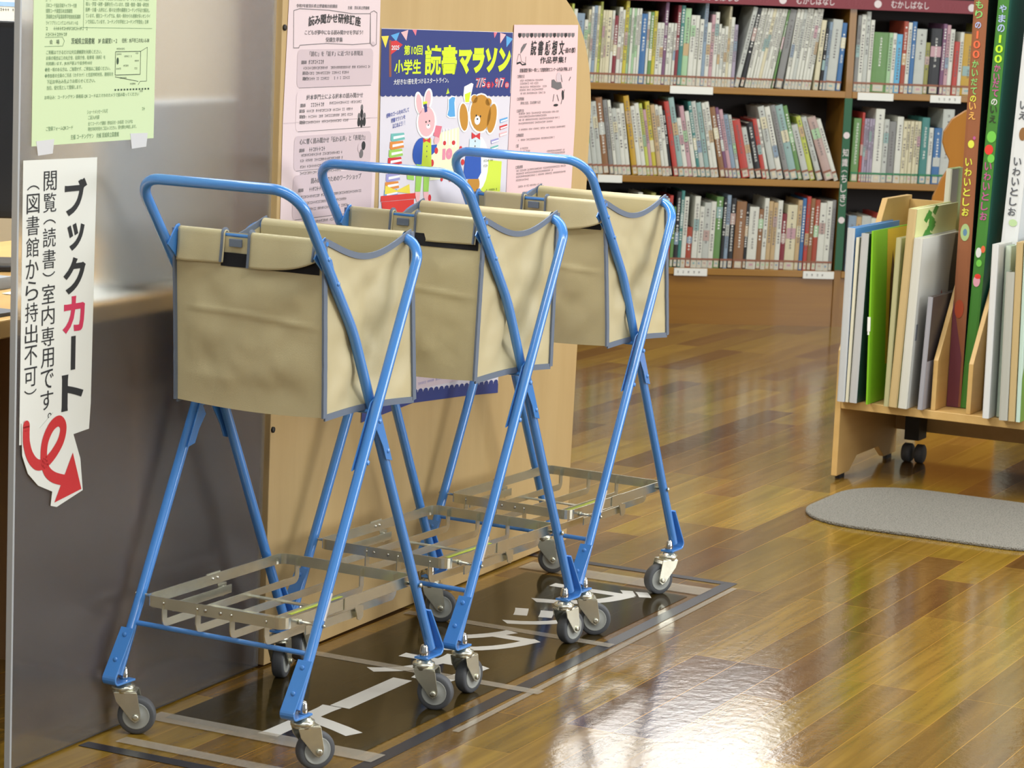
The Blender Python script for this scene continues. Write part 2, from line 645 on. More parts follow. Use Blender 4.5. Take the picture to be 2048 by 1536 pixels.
def make_cart(loc, rz, label, casters, by0=-0.093, by1=0.205, flap_seed=1, sticker=True, xs=(0, 0), fl=(0.055, 1.0)):
    t = thing('book_cart', label, 'book cart', loc, rz, 'blue book carts parked in a row')
    # front tube: left foot, up, over the handle bar and down to the right foot
    z0 = 0.112
    pts = [(-WI, front_y(z0), z0), (-WI, -0.0197, 0.7435), (-WI, -0.213, 1.0), (WI, -0.213, 1.0), (WI, -0.0197, 0.7435), (WI, front_y(z0), z0)]
    m = MB()
    m.tube(fillet(pts, [0.35, 0.045, 0.05, 0.35], 9), TR, 14)
    m.build('handle_frame', BLUE, t)
    pts = [(-WO, rear_y(z0), z0), (-WO, 0.168, 0.8965), (WO, 0.168, 0.8965), (WO, rear_y(z0), z0)]
    m = MB()
    m.tube(fillet(pts, [0.045, 0.045], 9), TR, 14)
    m.build('rear_frame', BLUE, t)
    # thin rods: bag rod at the rear, stretcher low down
    m = MB()
    m.cyl((-0.1585, -0.106, 0.904), (0.1585, -0.106, 0.904), 0.0042, 10)
    m.build('bag_rod', BLUE, t)
    m = MB()
    m.cyl((-WO + 0.004, rear_y(0.2), 0.2), (WO - 0.004, rear_y(0.2), 0.2), 0.0048, 10)
    m.build('stretcher', BLUE, t)
    m = MB()
    m.cyl((-WI, 0.045, 0.596), (WI, 0.045, 0.596), 0.0045, 10)
    m.build('bag_floor_rod', BLUE, t)
    for s in (-1, 1):
        # bracket carrying the bag rod
        m = MB()
        x = s * (WI - 0.0125)
        o = [(-0.072, 0.825), (-0.052, 0.815), (-0.096, 0.905), (-0.104, 0.915), (-0.112, 0.912), (-0.138, 0.880)]
        m.prism([(x, y, z) for y, z in o], (s * 0.003, 0, 0))
        for y, z in [(-0.085, 0.835), (-0.118, 0.880)]:
            m.lathe([(0.0045, 0), (0.0035, 0.0022), (0.001, 0.003)], (s * (WI + TR - 0.001), y - 0.003, z), (s, 0, 0), 10)
        m.build('rod_bracket', BLUE, t, bevel=0.0006)
        # wishbone stay plate of the pivot
        m = MB()
        x = s * 0.1735
        A, Bc = [], []
        for z in (0.625, 0.60, 0.575, 0.55, 0.525, 0.50):
            A.append((front_y(z) + 0.006, z))
        for z in (0.505, 0.53, 0.555, 0.575):
            Bc.append((front_y(z) - 0.013 - 0.012 * max(0, (z - 0.53) / 0.05), z))
        C1 = [(0.0165, 0.572), (rear_y(0.555) + 0.017, 0.555), (rear_y(0.53) + 0.009, 0.53), (rear_y(0.505) + 0.009, 0.505)]
        D = [(rear_y(z) - 0.012, z) for z in (0.50, 0.53, 0.56, 0.59, 0.615)]
        m.prism([(x, y, z) for y, z in A + Bc + C1 + D], (s * 0.0028, 0, 0))
        for y, z, q in [(0.0245, 0.585, 0.2), (front_y(0.52), 0.52, 0.1785), (rear_y(0.515), 0.515, 0.1985)]:
            m.lathe([(0.005, 0), (0.0042, 0.0025), (0.0015, 0.0035)], (s * (q - 0.003), y, z), (s, 0, 0), 10)
        m.build('pivot_plate', BLUE, t, bevel=0.0005)
        # rear and front foot straps
        for ys, xw, sg, fy in ((rear_y, WO, -1, -0.1877), (front_y, WI, 1, 0.2763)):
            m = MB()
            xc = s * xw
            top = 0.192
            offs = 0.0115
            p0 = (xc, ys(top) + sg * offs, top)
            p1 = (xc, ys(0.099) + sg * (offs + 0.016), 0.0985)
            p2 = (xc, fy - sg * 0.012, 0.0985)
            m.tube(fillet([p0, p1, p2], [0.010], 6), 0.01, flat=(0.0045, 0.030) if False else (0.004, 0.029))
            for z in (0.182, 0.142):
                yy = ys(z) + sg * (offs + 0.004 + (0.192 - z) * 0.17)
                m.lathe([(0.005, 0), (0.0042, 0.002), (0.0015, 0.003)], (xc, yy - sg * 0.001, z), (0, sg, 0.3), 10)
            m.build('foot_strap', BLUE, t, bevel=0.001)
        m = MB()
        m.lathe([(0.003, 0), (0.003, 0.0285), (0.005, 0.0285), (0.0042, 0.031), (0.0015, 0.032)], (s * 0.146, front_y(0.247), 0.247), (s, 0, 0), 10)
        m.build('tray_pin', ZINC, t)
        m = MB()
        m.lathe([(0.005, 0), (0.005, 0.004), (0.0028, 0.004), (0.0028, 0.050), (0.004, 0.050), (0.0015, 0.053)], (s * 0.148, rear_y(0.247), 0.247), (s, 0, 0), 10)
        m.build('tray_pin', ZINC, t)
    make_tray(t, sticker)
    make_bag(t, by0, by1, flap_seed, xs, *fl)
    feet = [(-0.1899, -0.1877, -1), (0.1899, -0.1877, -1), (-0.1622, 0.2763, 1), (0.1622, 0.2763, 1)]
    for (fx, fy, sg), th in zip(feet, casters):
        make_caster(t, fx, fy, sg, math.radians(th) - rz)
    if sticker:
        m = MB()
        a = Vector((WO, rear_y(0.30), 0.30))
        b = Vector((WO, rear_y(0.255), 0.255))
        m.tube([a, b], TR + 0.0004, 14)
        o = m.build('foil_sticker', mat('white_foil_label', 'd9d9dc', 0.25, 0.3), t)
        o['label'] = 'white and silver sticker wrapped round the leg'
    return t


def make_tray(t, sticker):
    X, Y0, Y1 = 0.146, -0.186, 0.252
    m = MB()
    ring = fillet([(0, Y0, 0.25), (X, Y0, 0.25), (X, Y1, 0.25), (-X, Y1, 0.25), (-X, Y0, 0.25), (0.0, Y0, 0.25)], [0.018] * 4, 5)[:-1]
    m.tube(ring, 0.01, flat=(0.020, 0.0026), closed=True)
    rim = m.build('tray_rim', ZINC, t)
    rim['label'] = 'galvanised flat bar rim of the lower tray'

    def rv(x, y, z, ax):
        q = MB()
        q.lathe([(0.0036, 0), (0.003, 0.0018), (0.001, 0.0026)], (x, y, z), ax, 8)
        q.build('rivet', CHROME, rim)
    xs = [-0.108, -0.036, 0.036, 0.108]
    for x in xs + [-0.018, 0.014]:
        rv(x, Y0 - 0.001, 0.25, (0, -1, 0))
        rv(x, Y1 + 0.001, 0.25, (0, 1, 0))
    for s in (-1, 1):
        for y in (0.02, 0.035, 0.06):
            rv(s * (X + 0.001), y, 0.251 if y != 0.06 else 0.228, (s, 0, 0))
            rv(s * (X - 0.001), y, 0.251 if y != 0.06 else 0.228, (-s, 0, 0))
    for i, x in enumerate(xs):
        m = MB()
        path = fillet([(x, Y0 + 0.003, 0.256), (x, Y0 + 0.003, 0.214), (x, Y1 - 0.003, 0.214), (x, Y1 - 0.003, 0.256)], [0.009, 0.009], 4)
        m.tube(path, 0.01, flat=(0.0022, 0.014))
        b = m.build('tray_bar', ZINC, t)
        if i == 2 and sticker:
            m = MB()
            m.box((x - 0.006, 0.0, 0.2156), (x + 0.006, 0.175, 0.2164))
            m.build('strip_sticker', YEL, b)['label'] = 'yellow green strip along the bar'
    m = MB()
    for y in (-0.02, 0.09):
        m.box((-0.112, y - 0.007, 0.2105), (0.112, y + 0.007, 0.2128))
    m.build('cross_bar', ZINC, t)
    for s in (-1, 1):
        m = MB()
        m.box((s * X - 0.004 * s, -0.11, 0.216), (s * X - 0.0065 * s, 0.075, 0.232))
        o = [(0.005, 0.262), (0.048, 0.262), (0.050, 0.240), (0.070, 0.236), (0.070, 0.216), (0.060, 0.210), (0.050, 0.214), (0.046, 0.228), (0.040, 0.238), (0.005, 0.240)]
        m.prism([(s * (X + 0.0018), y, z) for y, z in o], (s * 0.002, 0, 0))
        m.build('hinge_plate', ZINC, t)


def make_bag(t, by0, by1, seed, xs, drop2=0.055, curl2=1.0):
    rnd = random.Random(seed)
    ox, oy = rnd.uniform(0, 50), rnd.uniform(0, 50)
    ZB, HX = 0.600, 0.154
    ZR, ZF = 0.9085, 0.9060

    def crease(p, q, k):
        return noise.noise(Vector((p * 5 + ox, q * 5 + oy, k))) * 0.006 + noise.noise(Vector((p * 14 + ox, q * 9 + oy, k + 7))) * 0.0022

    def edge(u, a, b, v):
        return a + (b - a) * v

    def yr(v):
        return by0 + (-0.109 - by0) * (v ** 1.2)

    def yf(v):
        return by1 + (0.182 - by1) * v

    def pin(u, v):
        return min(1, 6 * u) * min(1, 6 * (1 - u)) * min(1, 6 * v) * min(1, 5 * (1 - v))

    def hx(s, v):
        return s * HX

    def rear(u, v):
        k = pin(u, v)
        k2 = math.exp(-((v - 0.56 + 0.05 * u - 0.01 * math.sin(u * 5 + ox)) / 0.014) ** 2) * 0.0028 * min(1, 8 * u)
        sagb = -0.006 * math.sin(PI * u) * (1 - v) ** 3
        return (hx(1, v) * (2 * u - 1), yr(v) - (0.010 * math.sin(PI * u) * math.sin(PI * v) + crease(u, v, 1)) * k - k2 * k, ZB + (ZR - ZB) * v + sagb)

    def front(u, v):
        k = pin(u, v)
        return (hx(1, v) * (2 * u - 1), yf(v) + (0.010 * math.sin(PI * u) * math.sin(PI * v) + crease(u, v, 2)) * k, ZB - 0.004 + (ZF - ZB + 0.004) * v)

    def side(s):
        def f(u, v):
            k = pin(u, v)
            y = yr(v) + (yf(v) - yr(v)) * u
            zt = ZR + (ZF - ZR) * u - 0.034 * math.sin(PI * u) ** 1.1
            zb = ZB - 0.004 * u + 0.006 * math.sin(PI * u)
            # the cloth is drawn in along the V of the tubes and puffs out below
            dent = -0.012 * math.exp(-((u - 0.5) / 0.16) ** 2) * (1 - v) * 1.3 + 0.007 * math.sin(PI * v) * math.sin(2 * PI * u) ** 2
            fold = 0.004 * math.sin((u - 0.5 * v) * 16 + ox) * math.exp(-((v - 0.25) / 0.25) ** 2)
            x = s * (HX + (dent + fold + crease(u, v, 3 + s) * 1.1 - 0.004) * k)
            return (x, y, zb + (zt - zb) * v)
        return f

    def bottom(u, v):
        return (HX * (2 * u - 1), by0 + (by1 - by0) * v, ZB - 0.004 * v - 0.006 * math.sin(PI * u) * (1 - v) ** 2 + 0.004 * math.sin(PI * v))

    m = MB()
    for f, a, b in ((rear, 30, 60), (front, 20, 20), (side(1), 30, 26), (side(-1), 20, 18), (bottom, 10, 10)):
        m.grid(f, a, b)
    bag = m.build('bag', BEIGE, t)
    bag['label'] = 'beige cloth bag with blue grey bound edges'
    # binding along the seams
    m = MB()
    for s in (-1, 1):
        f = side(s)
        N = 24
        for u0 in (0.0, 1.0):
            pth = [Vector(f(u0, i / N)) + Vector((s * 0.0015, 0.0015 * (1 if u0 else -1), 0)) + Vector((0, 0.0012 * noise.noise(Vector((i * 0.8, u0 * 9, seed))), 0)) for i in range(N + 1)]
            m.tube(pth, 0.004, flat=(0.0042, 0.0115))
        for v0 in (0.0, 1.0):
            pth = [Vector(f(i / N, v0)) + Vector((s * 0.0012, 0, 0)) for i in range(N + 1)]
            m.tube(pth, 0.004, flat=(0.011, 0.0032))
    m.build('binding', BIND, bag)

    # flaps folded over the rear rod
    def flap(x0, x1, drop, curl):
        def f(u, v):
            x = x0 + (x1 - x0) * u
            if v < 0.35:
                a = v / 0.35 * PI
                return (x, -0.106 + 0.006 * math.cos(a), 0.905 + 0.006 * math.sin(a))
            q = (v - 0.35) / 0.65
            d = drop * (1 + curl * (u ** 3) * -0.45)
            return (x + 0.004 * curl * q * u, -0.112 - 0.004 * q ** 1.5 - 0.006 * curl * q * u * u + 0.002 * math.sin(u * 9 + seed) * q, 0.905 - d * q)
        return f
    for x0, x1, drop, curl, ed in ((-0.147, -0.048, 0.053, 0.15, (1,)), (0.0, 0.141, drop2, curl2, (0, 1))):
        m = MB()
        f = flap(x0 + xs[0], x1 + xs[0], drop, curl)
        m.grid(f, 16, 18)
        o = m.build('flap', BEIGE, bag, solid=0.0012)
        for e in ed:
            mb = MB()
            mb.tube([Vector(f(e, v / 18)) + Vector((0.004 * (1 if e == 0 else -1), 0, 0)) for v in range(19)], 0.003, flat=(0.003, 0.010))
            mb.build('flap_binding', BIND, bag)
    # black touch band and buckle loop in the gap of the flaps
    m = MB()
    m.grid(lambda u, v: (-0.055 + 0.200 * u, rear((0.1 + 0.200 * u) / 0.308, (0.849 + 0.024 * v - ZB) / (ZR - ZB))[1] - 0.0016, 0.849 + 0.024 * v), 20, 3)
    m.build('velcro_band', BLACKM, bag)
    m = MB()
    xb = -0.024 + xs[0]
    m.box((xb - 0.013, -0.1165, 0.884), (xb + 0.013, -0.112, 0.898))
    m.build('strap_loop', BIND, bag, bevel=0.001)

    # sleeve over the front bar
    def slv(u, v):
        x = -0.151 + 0.302 * u
        a = v * 1.35 * PI
        return (x, 0.168 - 0.0118 * math.cos(a), 0.8965 + 0.0118 * math.sin(a) - 0.0015 * math.sin(PI * u))
    m = MB()
    m.grid(slv, 14, 12)
    m.grid(lambda u, v: (-0.151 + 0.302 * u, 0.1562 + 0.012 * v * v + 0.0012 * math.sin(u * 8) * v, 0.8965 - 0.06 * v), 14, 5)
    m.build('sleeve', BEIGE, bag)


CARTS = [
    ((-0.4157, 4.6832, 0), -0.4854, 'blue book cart nearest the camera, beside the white sign', (0, 28, 80, -14), -0.093, 0.212, 3, (0, 0)),
    ((-0.1481, 5.2094, 0), -0.5037, 'blue book cart between two other carts, bag overlapping the colour poster', (75, 58, 0, 52), -0.122, 0.180, 8, (0.0, 0)),
    ((0.0952, 5.7290, 0), -0.5054, 'blue book cart furthest from the camera, nearest the bookshelf', (80, 5, 0, 212), -0.066, 0.222, 14, (0.012, 0)),
]
for (loc, rz, lab, cas, b0, b1, sd, xs), fl in zip(CARTS, ((0.0555, 0.9), (0.047, 0.12), (0.060, 0.8))):
    make_cart(loc, rz, lab, cas, b0, b1, sd, True, xs, fl)

# ------------------------------------------------------------------ plastic screen and what is stuck on it
S_O = Vector((-0.708, 4.585, 0))
S_YAW = math.atan2(0.910, 0.415)
SX = Vector((math.cos(S_YAW), math.sin(S_YAW), 0))
SY = Vector((-math.sin(S_YAW), math.cos(S_YAW), 0))      # away from the viewer


def sheet_pt(s, d=0, z=0):
    return S_O + SX * s + SY * d + Vector((0, 0, z))


scr = MB()
scr.box((-0.272, 0, 0.004), (0.556, 0.006, 1.95))
screen = scr.build('plastic_screen', corrugated_material(), loc=S_O, rz=S_YAW)
tag(screen, 'tall translucent corrugated plastic screen carrying the green flyer and white sign', 'screen')
e = MB()
e.box((-0.277, -0.002, 0.004), (-0.2722, 0.009, 1.95))
tag(e.build('edge_strip', mat('milky_edge_strip', 'b4b8bb', 0.35), screen), 'milky strip along the near upright edge')


def flat_to3d(x, y, d):
    return (x, -d, y)


def sheet_thing(name, label, cat, s0, z0, wd, h, m, group=None, depth=0.0, outline=None):
    b = MB()
    pts = outline or [(0, 0), (wd, 0), (wd, h), (0, h)]
    b.prism([(x, 0, y) for x, y in pts], (0, -0.0004, 0))
    o = b.build(name, m, loc=sheet_pt(s0, -0.0006 - depth, z0), rz=S_YAW)
    return tag(o, label, cat, group)


# green flyer
FX, FZ = -0.238, 1.0595
fl = sheet_thing('flyer', 'pale green printed flyer taped high on the plastic screen', 'flyer', FX, FZ, 0.370, 0.36, GREENP)
pr = Print(flat_to3d)
L = lambda s: s - FX
Zz = lambda z: z - FZ
# positions follow the printed layout: (text, x, y, height, width)
rows = [("会　場", 0.046, 0.1668, 0.0085, 0.028), ("茨城県立図書館", 0.109, 0.1665, 0.0115, 0.069), ("3F 会議室1・2", 0.189, 0.167, 0.0105, 0.058), ("住所：水戸市三の丸1-5-38", 0.262, 0.168, 0.009, 0.086),
        ("ご来館はできるだけ公共交通機関を利用ください。", 0.037, 0.1500, 0.0078, 0.163), ("お車の場合は三の丸庁舎、旧県庁舎、駐車場（有料）を", 0.037, 0.1405, 0.0078, 0.175), ("利用願います。JR水戸駅より徒歩約10分", 0.037, 0.1310, 0.0078, 0.135),
        ("◆熱・咳のある方は、ご無理せず、ご参加はご遠慮ください。", 0.034, 0.1215, 0.0078, 0.193), ("◆参加者の全員のご氏名（カタカナ）と住居市町村名、連絡先を", 0.034, 0.1115, 0.0078, 0.203), ("下記お申込み先よりお知らせください。", 0.040, 0.1015, 0.0078, 0.142), ("当日、受付見として登録します。", 0.040, 0.0915, 0.0078, 0.103),
        ("お申込み：コーチングサン 事務局 QR コードはスマホのカメラで読み取ってください", 0.034, 0.0755, 0.0078, 0.285),
        ("ショートメッセージも可", 0.160, 0.0485, 0.0078, 0.062), ("ご記入内容", 0.163, 0.0390, 0.0078, 0.034), ("全てコーチング講座（参加日付・お名前）ひらがな", 0.163, 0.0285, 0.0075, 0.138), ("現住市町村名をご記入ください。受付費を申述します。", 0.163, 0.0195, 0.0075, 0.15),
        ("ご登録フォームQRコード", 0.040, 0.0235, 0.0085, 0.078), ("主催 コーチングサン　共催 茨城県立図書館", 0.112, 0.0070, 0.0095, 0.146),
        ("コーチ", 0.033, 0.2365, 0.0075, 0.016), ("日本コーチ協会茨城チャプター代表", 0.035, 0.2270, 0.0078, 0.088), ("国際コーチ連盟日本支部顧問", 0.035, 0.2180, 0.0078, 0.075), ("茨城県立水戸商業高等学校前校長講師", 0.035, 0.2085, 0.0082, 0.100), ("ライフプランニングコンサルタント会", 0.035, 0.1985, 0.0075, 0.093),
        ("個人や企業、行政、学校等からの依頼で、コーチングプログラムの", 0.150, 0.2395, 0.0080, 0.195), ("導入・学習・研修・指導を行っています。営業・教育・職場・研究所", 0.150, 0.2300, 0.0080, 0.195), ("医療・介護・人材など、様々な分野の課題をコーチング手法で解決し", 0.150, 0.2205, 0.0080, 0.198), ("ています。個別コーチングでは、県内・県外からも依頼が多いオンライ", 0.150, 0.2105, 0.0080, 0.200), ("ンで対応しています。コーチングの学校とコーチング学習会」主宰", 0.150, 0.2005, 0.0080, 0.195)]
for i, (s_, x, y, h, wd) in enumerate(rows):
    pr.text(s_, x, y, h, INKOL if i < 4 else GREENL, 1, h * 0.003, width=wd, height=h * 0.9)
for i, (x, y, wd) in enumerate([(0.035, 0.1895, 0.120), (0.035, 0.180, 0.060), (0.033, 0.2455, 0.045), (0.150, 0.2495, 0.16), (0.33, 0.05, 0.01)]):
    pr.greek(x, y, wd, 0.006, GREENL, 1, i)
pr.line([(0.144, 0.2545), (0.144, 0.194), (0.357, 0.1925)], 0.0008, GREENL)
pr.line([(0.033, 0.1800 - 0.002), (0.083, 0.1785), (0.089, 0.172), (0.084, 0.1635), (0.032, 0.1630)], 0.0008, GREENL)
# little street map
pr.line([(0.243, 0.153), (0.322, 0.153), (0.322, 0.113), (0.243, 0.113), (0.243, 0.153)], 0.0012, INKOL)
pr.line([(0.322, 0.153), (0.343, 0.160), (0.343, 0.101), (0.322, 0.101), (0.316, 0.095)], 0.0008, INKOL)
pr.line([(0.243, 0.110), (0.316, 0.101)], 0.001, INKOL)
for i in range(12):
    pr.rect(0.242 + i * 0.0095, 0.086, 0.247 + i * 0.0095, 0.089, INKOL)
for i, (x, y, wd) in enumerate([(0.246, 0.156, 0.024), (0.270, 0.143, 0.022), (0.246, 0.147, 0.014), (0.268, 0.127, 0.02), (0.246, 0.122, 0.014), (0.306, 0.148, 0.008), (0.304, 0.135, 0.012), (0.303, 0.122, 0.014), (0.258, 0.106, 0.02), (0.29, 0.0955, 0.016), (0.322, 0.082, 0.012)]):
    pr.greek(x, y, wd, 0.0035, INKOL, 1, 40 + i)
pr.ell(0.250, 0.137, 0.0035, 0.006, INKOL)
pr.build('printed_text', fl)
for x0, wd, a in ((0.012, 0.052, 0.0), (0.294, 0.056, 0.06)):
    b = MB()
    b.prism([(x0, 0, 0.008 + a * 0.05), (x0 + wd, 0, 0.010), (x0 + wd - 0.004, 0, -0.014), (x0 + 0.006, 0, -0.016)], (0, -0.0003, 0))
    o = b.build('tape', mat('white_tape', 'd5d6d8', 0.4), fl)
    o.location = (0, -0.0006, 0)

# tall white sign with column lettering
WX, WZ = -0.2615, 0.5595
sg = sheet_thing('sign', 'tall white sign in Japanese column lettering on the plastic screen', 'sign', WX, WZ, 0.212, 0.478, PAPER_W,
                 outline=[(0.0, 0.004), (0.118, -0.002), (0.206, 0.004), (0.210, 0.05), (0.213, 0.30), (0.216, 0.474), (0.0, 0.478)], depth=0.0005)
pr = Print(flat_to3d)
RED = mat('crimson_ink', 'cc3157', 0.65)


def column(p, s_, xc, top, step, wd, m, bold, h=0.9):
    z = top
    for ch in s_:
        st = step
        if ch in '（）':
            st = step * 0.62
            p.text(ch, xc - wd * 0.48, z - st * (0.45 if ch == '（' else 0.15), 0.03, m, 1, bold, width=step * 0.22, height=wd * 0.96, rot=-PI / 2)
        elif ch == 'ー':
            p.rect(xc - wd * 0.10, z - st * 0.93, xc + wd * 0.10, z - st * 0.06, m, 1)
        elif ch == '。':
            st = step * 0.8
            p.text(ch, xc + wd * 0.1, z - st * 0.5, 0.03, m, 1, bold, width=wd * 0.28, height=step * 0.28)
        elif ch == 'ッ':
            p.text(ch, xc - wd * 0.36, z - st * 0.86, 0.03, m, 1, bold, width=wd * 0.78, height=st * 0.70)
        else:
            p.text(ch, xc - wd / 2, z - st * (0.5 + h / 2), 0.03, m, 1, bold, width=wd, height=st * h)
        z -= st


for i, ch in enumerate('ブックカート'):
    column(pr, ch, 0.153, 0.443 - i * 0.0668, 0.0668, 0.066, RED if i == 3 else INK, 0.0011, 0.94)
column(pr, '閲覧（読書）室内専用です。', 0.077, 0.459, 0.0362, 0.037, INK, 0.0, 0.90)
column(pr, '（図書館から持出不可）', 0.029, 0.446, 0.0362, 0.036, INK, 0.0, 0.90)
pr.build('printed_text', sg)

# curly red arrow cut out of white card
ao = [(-0.258, 0.600), (-0.255, 0.545), (-0.238, 0.512), (-0.208, 0.487), (-0.166, 0.470), (-0.170, 0.446), (-0.152, 0.441), (-0.074, 0.458), (-0.083, 0.515), (-0.105, 0.560), (-0.125, 0.592), (-0.165, 0.607), (-0.205, 0.585), (-0.235, 0.600)]
AX, AZ = -0.26, 0.44
ar = sheet_thing('arrow_sticker', 'red curly arrow sticker pointing down right, below the white sign', 'sticker', AX, AZ, 1, 1, PAPER_W, outline=[(x - AX, y - AZ) for x, y in ao][::-1], depth=0.0022)
pr = Print(flat_to3d)
REDA = mat('red_arrow_ink', 'c8282c', 0.6)
key = [(-0.245, 0.594), (-0.244, 0.566), (-0.233, 0.541), (-0.213, 0.524), (-0.190, 0.523), (-0.165, 0.535), (-0.143, 0.556), (-0.137, 0.578), (-0.150, 0.590), (-0.172, 0.583), (-0.190, 0.560), (-0.193, 0.530), (-0.183, 0.508), (-0.162, 0.494), (-0.130, 0.484)]
P = []
for i in range(len(key) - 1):
    p0, p1, p2, p3 = key[max(i - 1, 0)], key[i], key[i + 1], key[min(i + 2, len(key) - 1)]
    for k in range(6):
        t = k / 6
        P.append(tuple(0.5 * (2 * p1[c] + (p2[c] - p0[c]) * t + (2 * p0[c] - 5 * p1[c] + 4 * p2[c] - p3[c]) * t * t + (3 * p1[c] - p0[c] - 3 * p2[c] + p3[c]) * t ** 3) for c in (0, 1)))
P.append(key[-1])
lw = 0.019
Lf, Rt = [], []
for i, p in enumerate(P):
    a, b = P[max(i - 1, 0)], P[min(i + 1, len(P) - 1)]
    dx, dy = b[0] - a[0], b[1] - a[1]
    q = math.hypot(dx, dy)
    Lf.append((p[0] - dy / q * lw / 2 - AX, p[1] + dx / q * lw / 2 - AZ))
    Rt.append((p[0] + dy / q * lw / 2 - AX, p[1] - dx / q * lw / 2 - AZ))
for i in range(len(P) - 1):
    pr.poly([Lf[i], Rt[i], Rt[i + 1], Lf[i + 1]], REDA, 1 + (i % 2) * 0.1)
pr.ell(key[0][0] - AX, key[0][1] - AZ, lw / 2, lw / 2, REDA, 1)
pr.poly([(-0.107 - AX, 0.529 - AZ), (-0.160 - AX, 0.450 - AZ), (-0.079 - AX, 0.461 - AZ)], REDA, 1.2)
pr.build('printed_arrow', ar)

# ------------------------------------------------------------------ behind the screen: desk, chair, monitor
DESKW = wood('light_desk_wood', 'b08a52', 'c9a468', (1.5, 18, 18), 0.3, 0.6)
DBROWN = wood('brown_desk_panel', '7c5a36', '8f6b43', (16, 16, 1.5), 0.5, 0.6)
desk = thing('desk', 'long pale wood desk standing behind the plastic screen', 'desk', sheet_pt(0, 0.13, 0), S_YAW)
b = MB()
b.box((-0.9, 0, 0.715), (1.25, 0.75, 0.748))
b.build('desk_top', DESKW, desk, bevel=0.003)
b = MB()
b.box((0.33, 0.03, 0.0), (0.362, 0.70, 0.714))
b.build('side_panel', DBROWN, desk)
b = MB()
b.box((1.20, 0.03, 0.0), (1.232, 0.70, 0.714))
b.build('side_panel', DBROWN, desk)
b = MB()
b.box((-0.9, 0.66, 0.12), (1.2, 0.68, 0.714))
b.build('back_panel', mat('dark_brown_panel', '55432f', 0.6), desk)
def rrect(x0, z0, x1, z1, r, n=8):
    out = []
    for cx, cz, a0 in ((x1 - r, z0 + r, -90), (x1 - r, z1 - r, 0), (x0 + r, z1 - r, 90), (x0 + r, z0 + r, 180)):
        out += [(cx + r * math.cos(math.radians(a0 + 90 * k / n)), cz + r * math.sin(math.radians(a0 + 90 * k / n))) for k in range(n + 1)]
    return out


# grey-blue desk screen with a rounded corner
GREYB = mat('grey_blue_fabric', 'b3b6b6', 0.7, bump=(700, 0.3))
ds = thing('desk_screen', 'pale grey padded desk screen with a dark rounded end, blurred behind the plastic', 'desk screen', sheet_pt(0.80, 0.215, 0.7510), S_YAW + 0.02)
b = MB()
b.prism([(x, 0, z) for x, z in rrect(-0.50, 0.004, 0.0, 0.352, 0.055)], (0, 0.035, 0))
b.build('padded_panel', GREYB, ds, bevel=0.006)
b = MB()
b.tube([(x, 0.0175, z) for x, z in rrect(-0.50, 0.004, 0.0, 0.352, 0.055)[2:16]], 0.01, flat=(0.008, 0.042))
b.build('edge_trim', mat('dark_blue_grey_trim', '4c5468', 0.6), ds)
for x in (-0.44, -0.08):
    b = MB()
    b.box((x, -0.03, 0.0), (x + 0.04, 0.065, 0.004))
    b.build('foot', BLK, ds)

mon = thing('monitor', 'large black computer monitor at the left edge, on the desk', 'monitor', (-1.02, 5.28, 0.7485), 0.16)
b = MB()
b.box((-0.30, 0, 0.10), (0.052, 0.03, 0.492))
b.build('bezel', mat('black_bezel', '17181b', 0.4), mon, bevel=0.004)
b = MB()
b.box((-0.285, -0.0012, 0.115), (0.038, 0.0, 0.478))
b.build('display', mat('switched_off_display', '202329', 0.3), mon)
b = MB()
b.box((-0.15, 0.03, 0.01), (-0.09, 0.05, 0.30))
b.build('stand_neck', BLK, mon)
b = MB()
b.box((-0.25, -0.06, 0.0), (0.01, 0.10, 0.012))
b.build('stand_foot', BLK, mon, bevel=0.003)
b = MB()
b.box((0, 0, 0), (0.30, 0.21, 0.0012))
o = b.build('paper_sheet', PAPER_W, loc=sheet_pt(-0.28, 0.30, 0.7485), rz=S_YAW + 0.12)
tag(o, 'white printed sheet lying on the desk at the left edge', 'paper')
b = MB()
b.box((0, 0, 0), (0.10, 0.13, 0.006))
o = b.build('desk_pad', mat('grey_desk_pad', '4a4d55', 0.6), loc=sheet_pt(-0.14, 0.155, 0.7485), rz=S_YAW)
tag(o, 'small dark grey pad at the front edge of the desk', 'desk pad')
b = MB()
b.box((0, 0, 0), (0.2, 0.26, 0.022))
tb = b.build('folder', mat('grey_folder', '8d939b', 0.5), loc=sheet_pt(0.05, 0.38, 0.7485), rz=S_YAW)
tag(tb, 'grey folder lying on the desk under the monitor', 'folder')
for i, (q, dd_, rz_, lab) in enumerate(((0.18, 0.150, 0.10, 'white paper sheet lying on the desk, nearest the white sign, blurred'), (0.47, 0.165, -0.06, 'white paper sheet lying on the desk behind the nearest cart bag, blurred'))):
    b = MB()
    b.box((0, 0, 0), (0.26, 0.19, 0.0012))
    o = b.build('paper_sheet', PAPER_W, loc=sheet_pt(q, dd_, 0.7488), rz=S_YAW + rz_)
    tag(o, lab, 'paper')
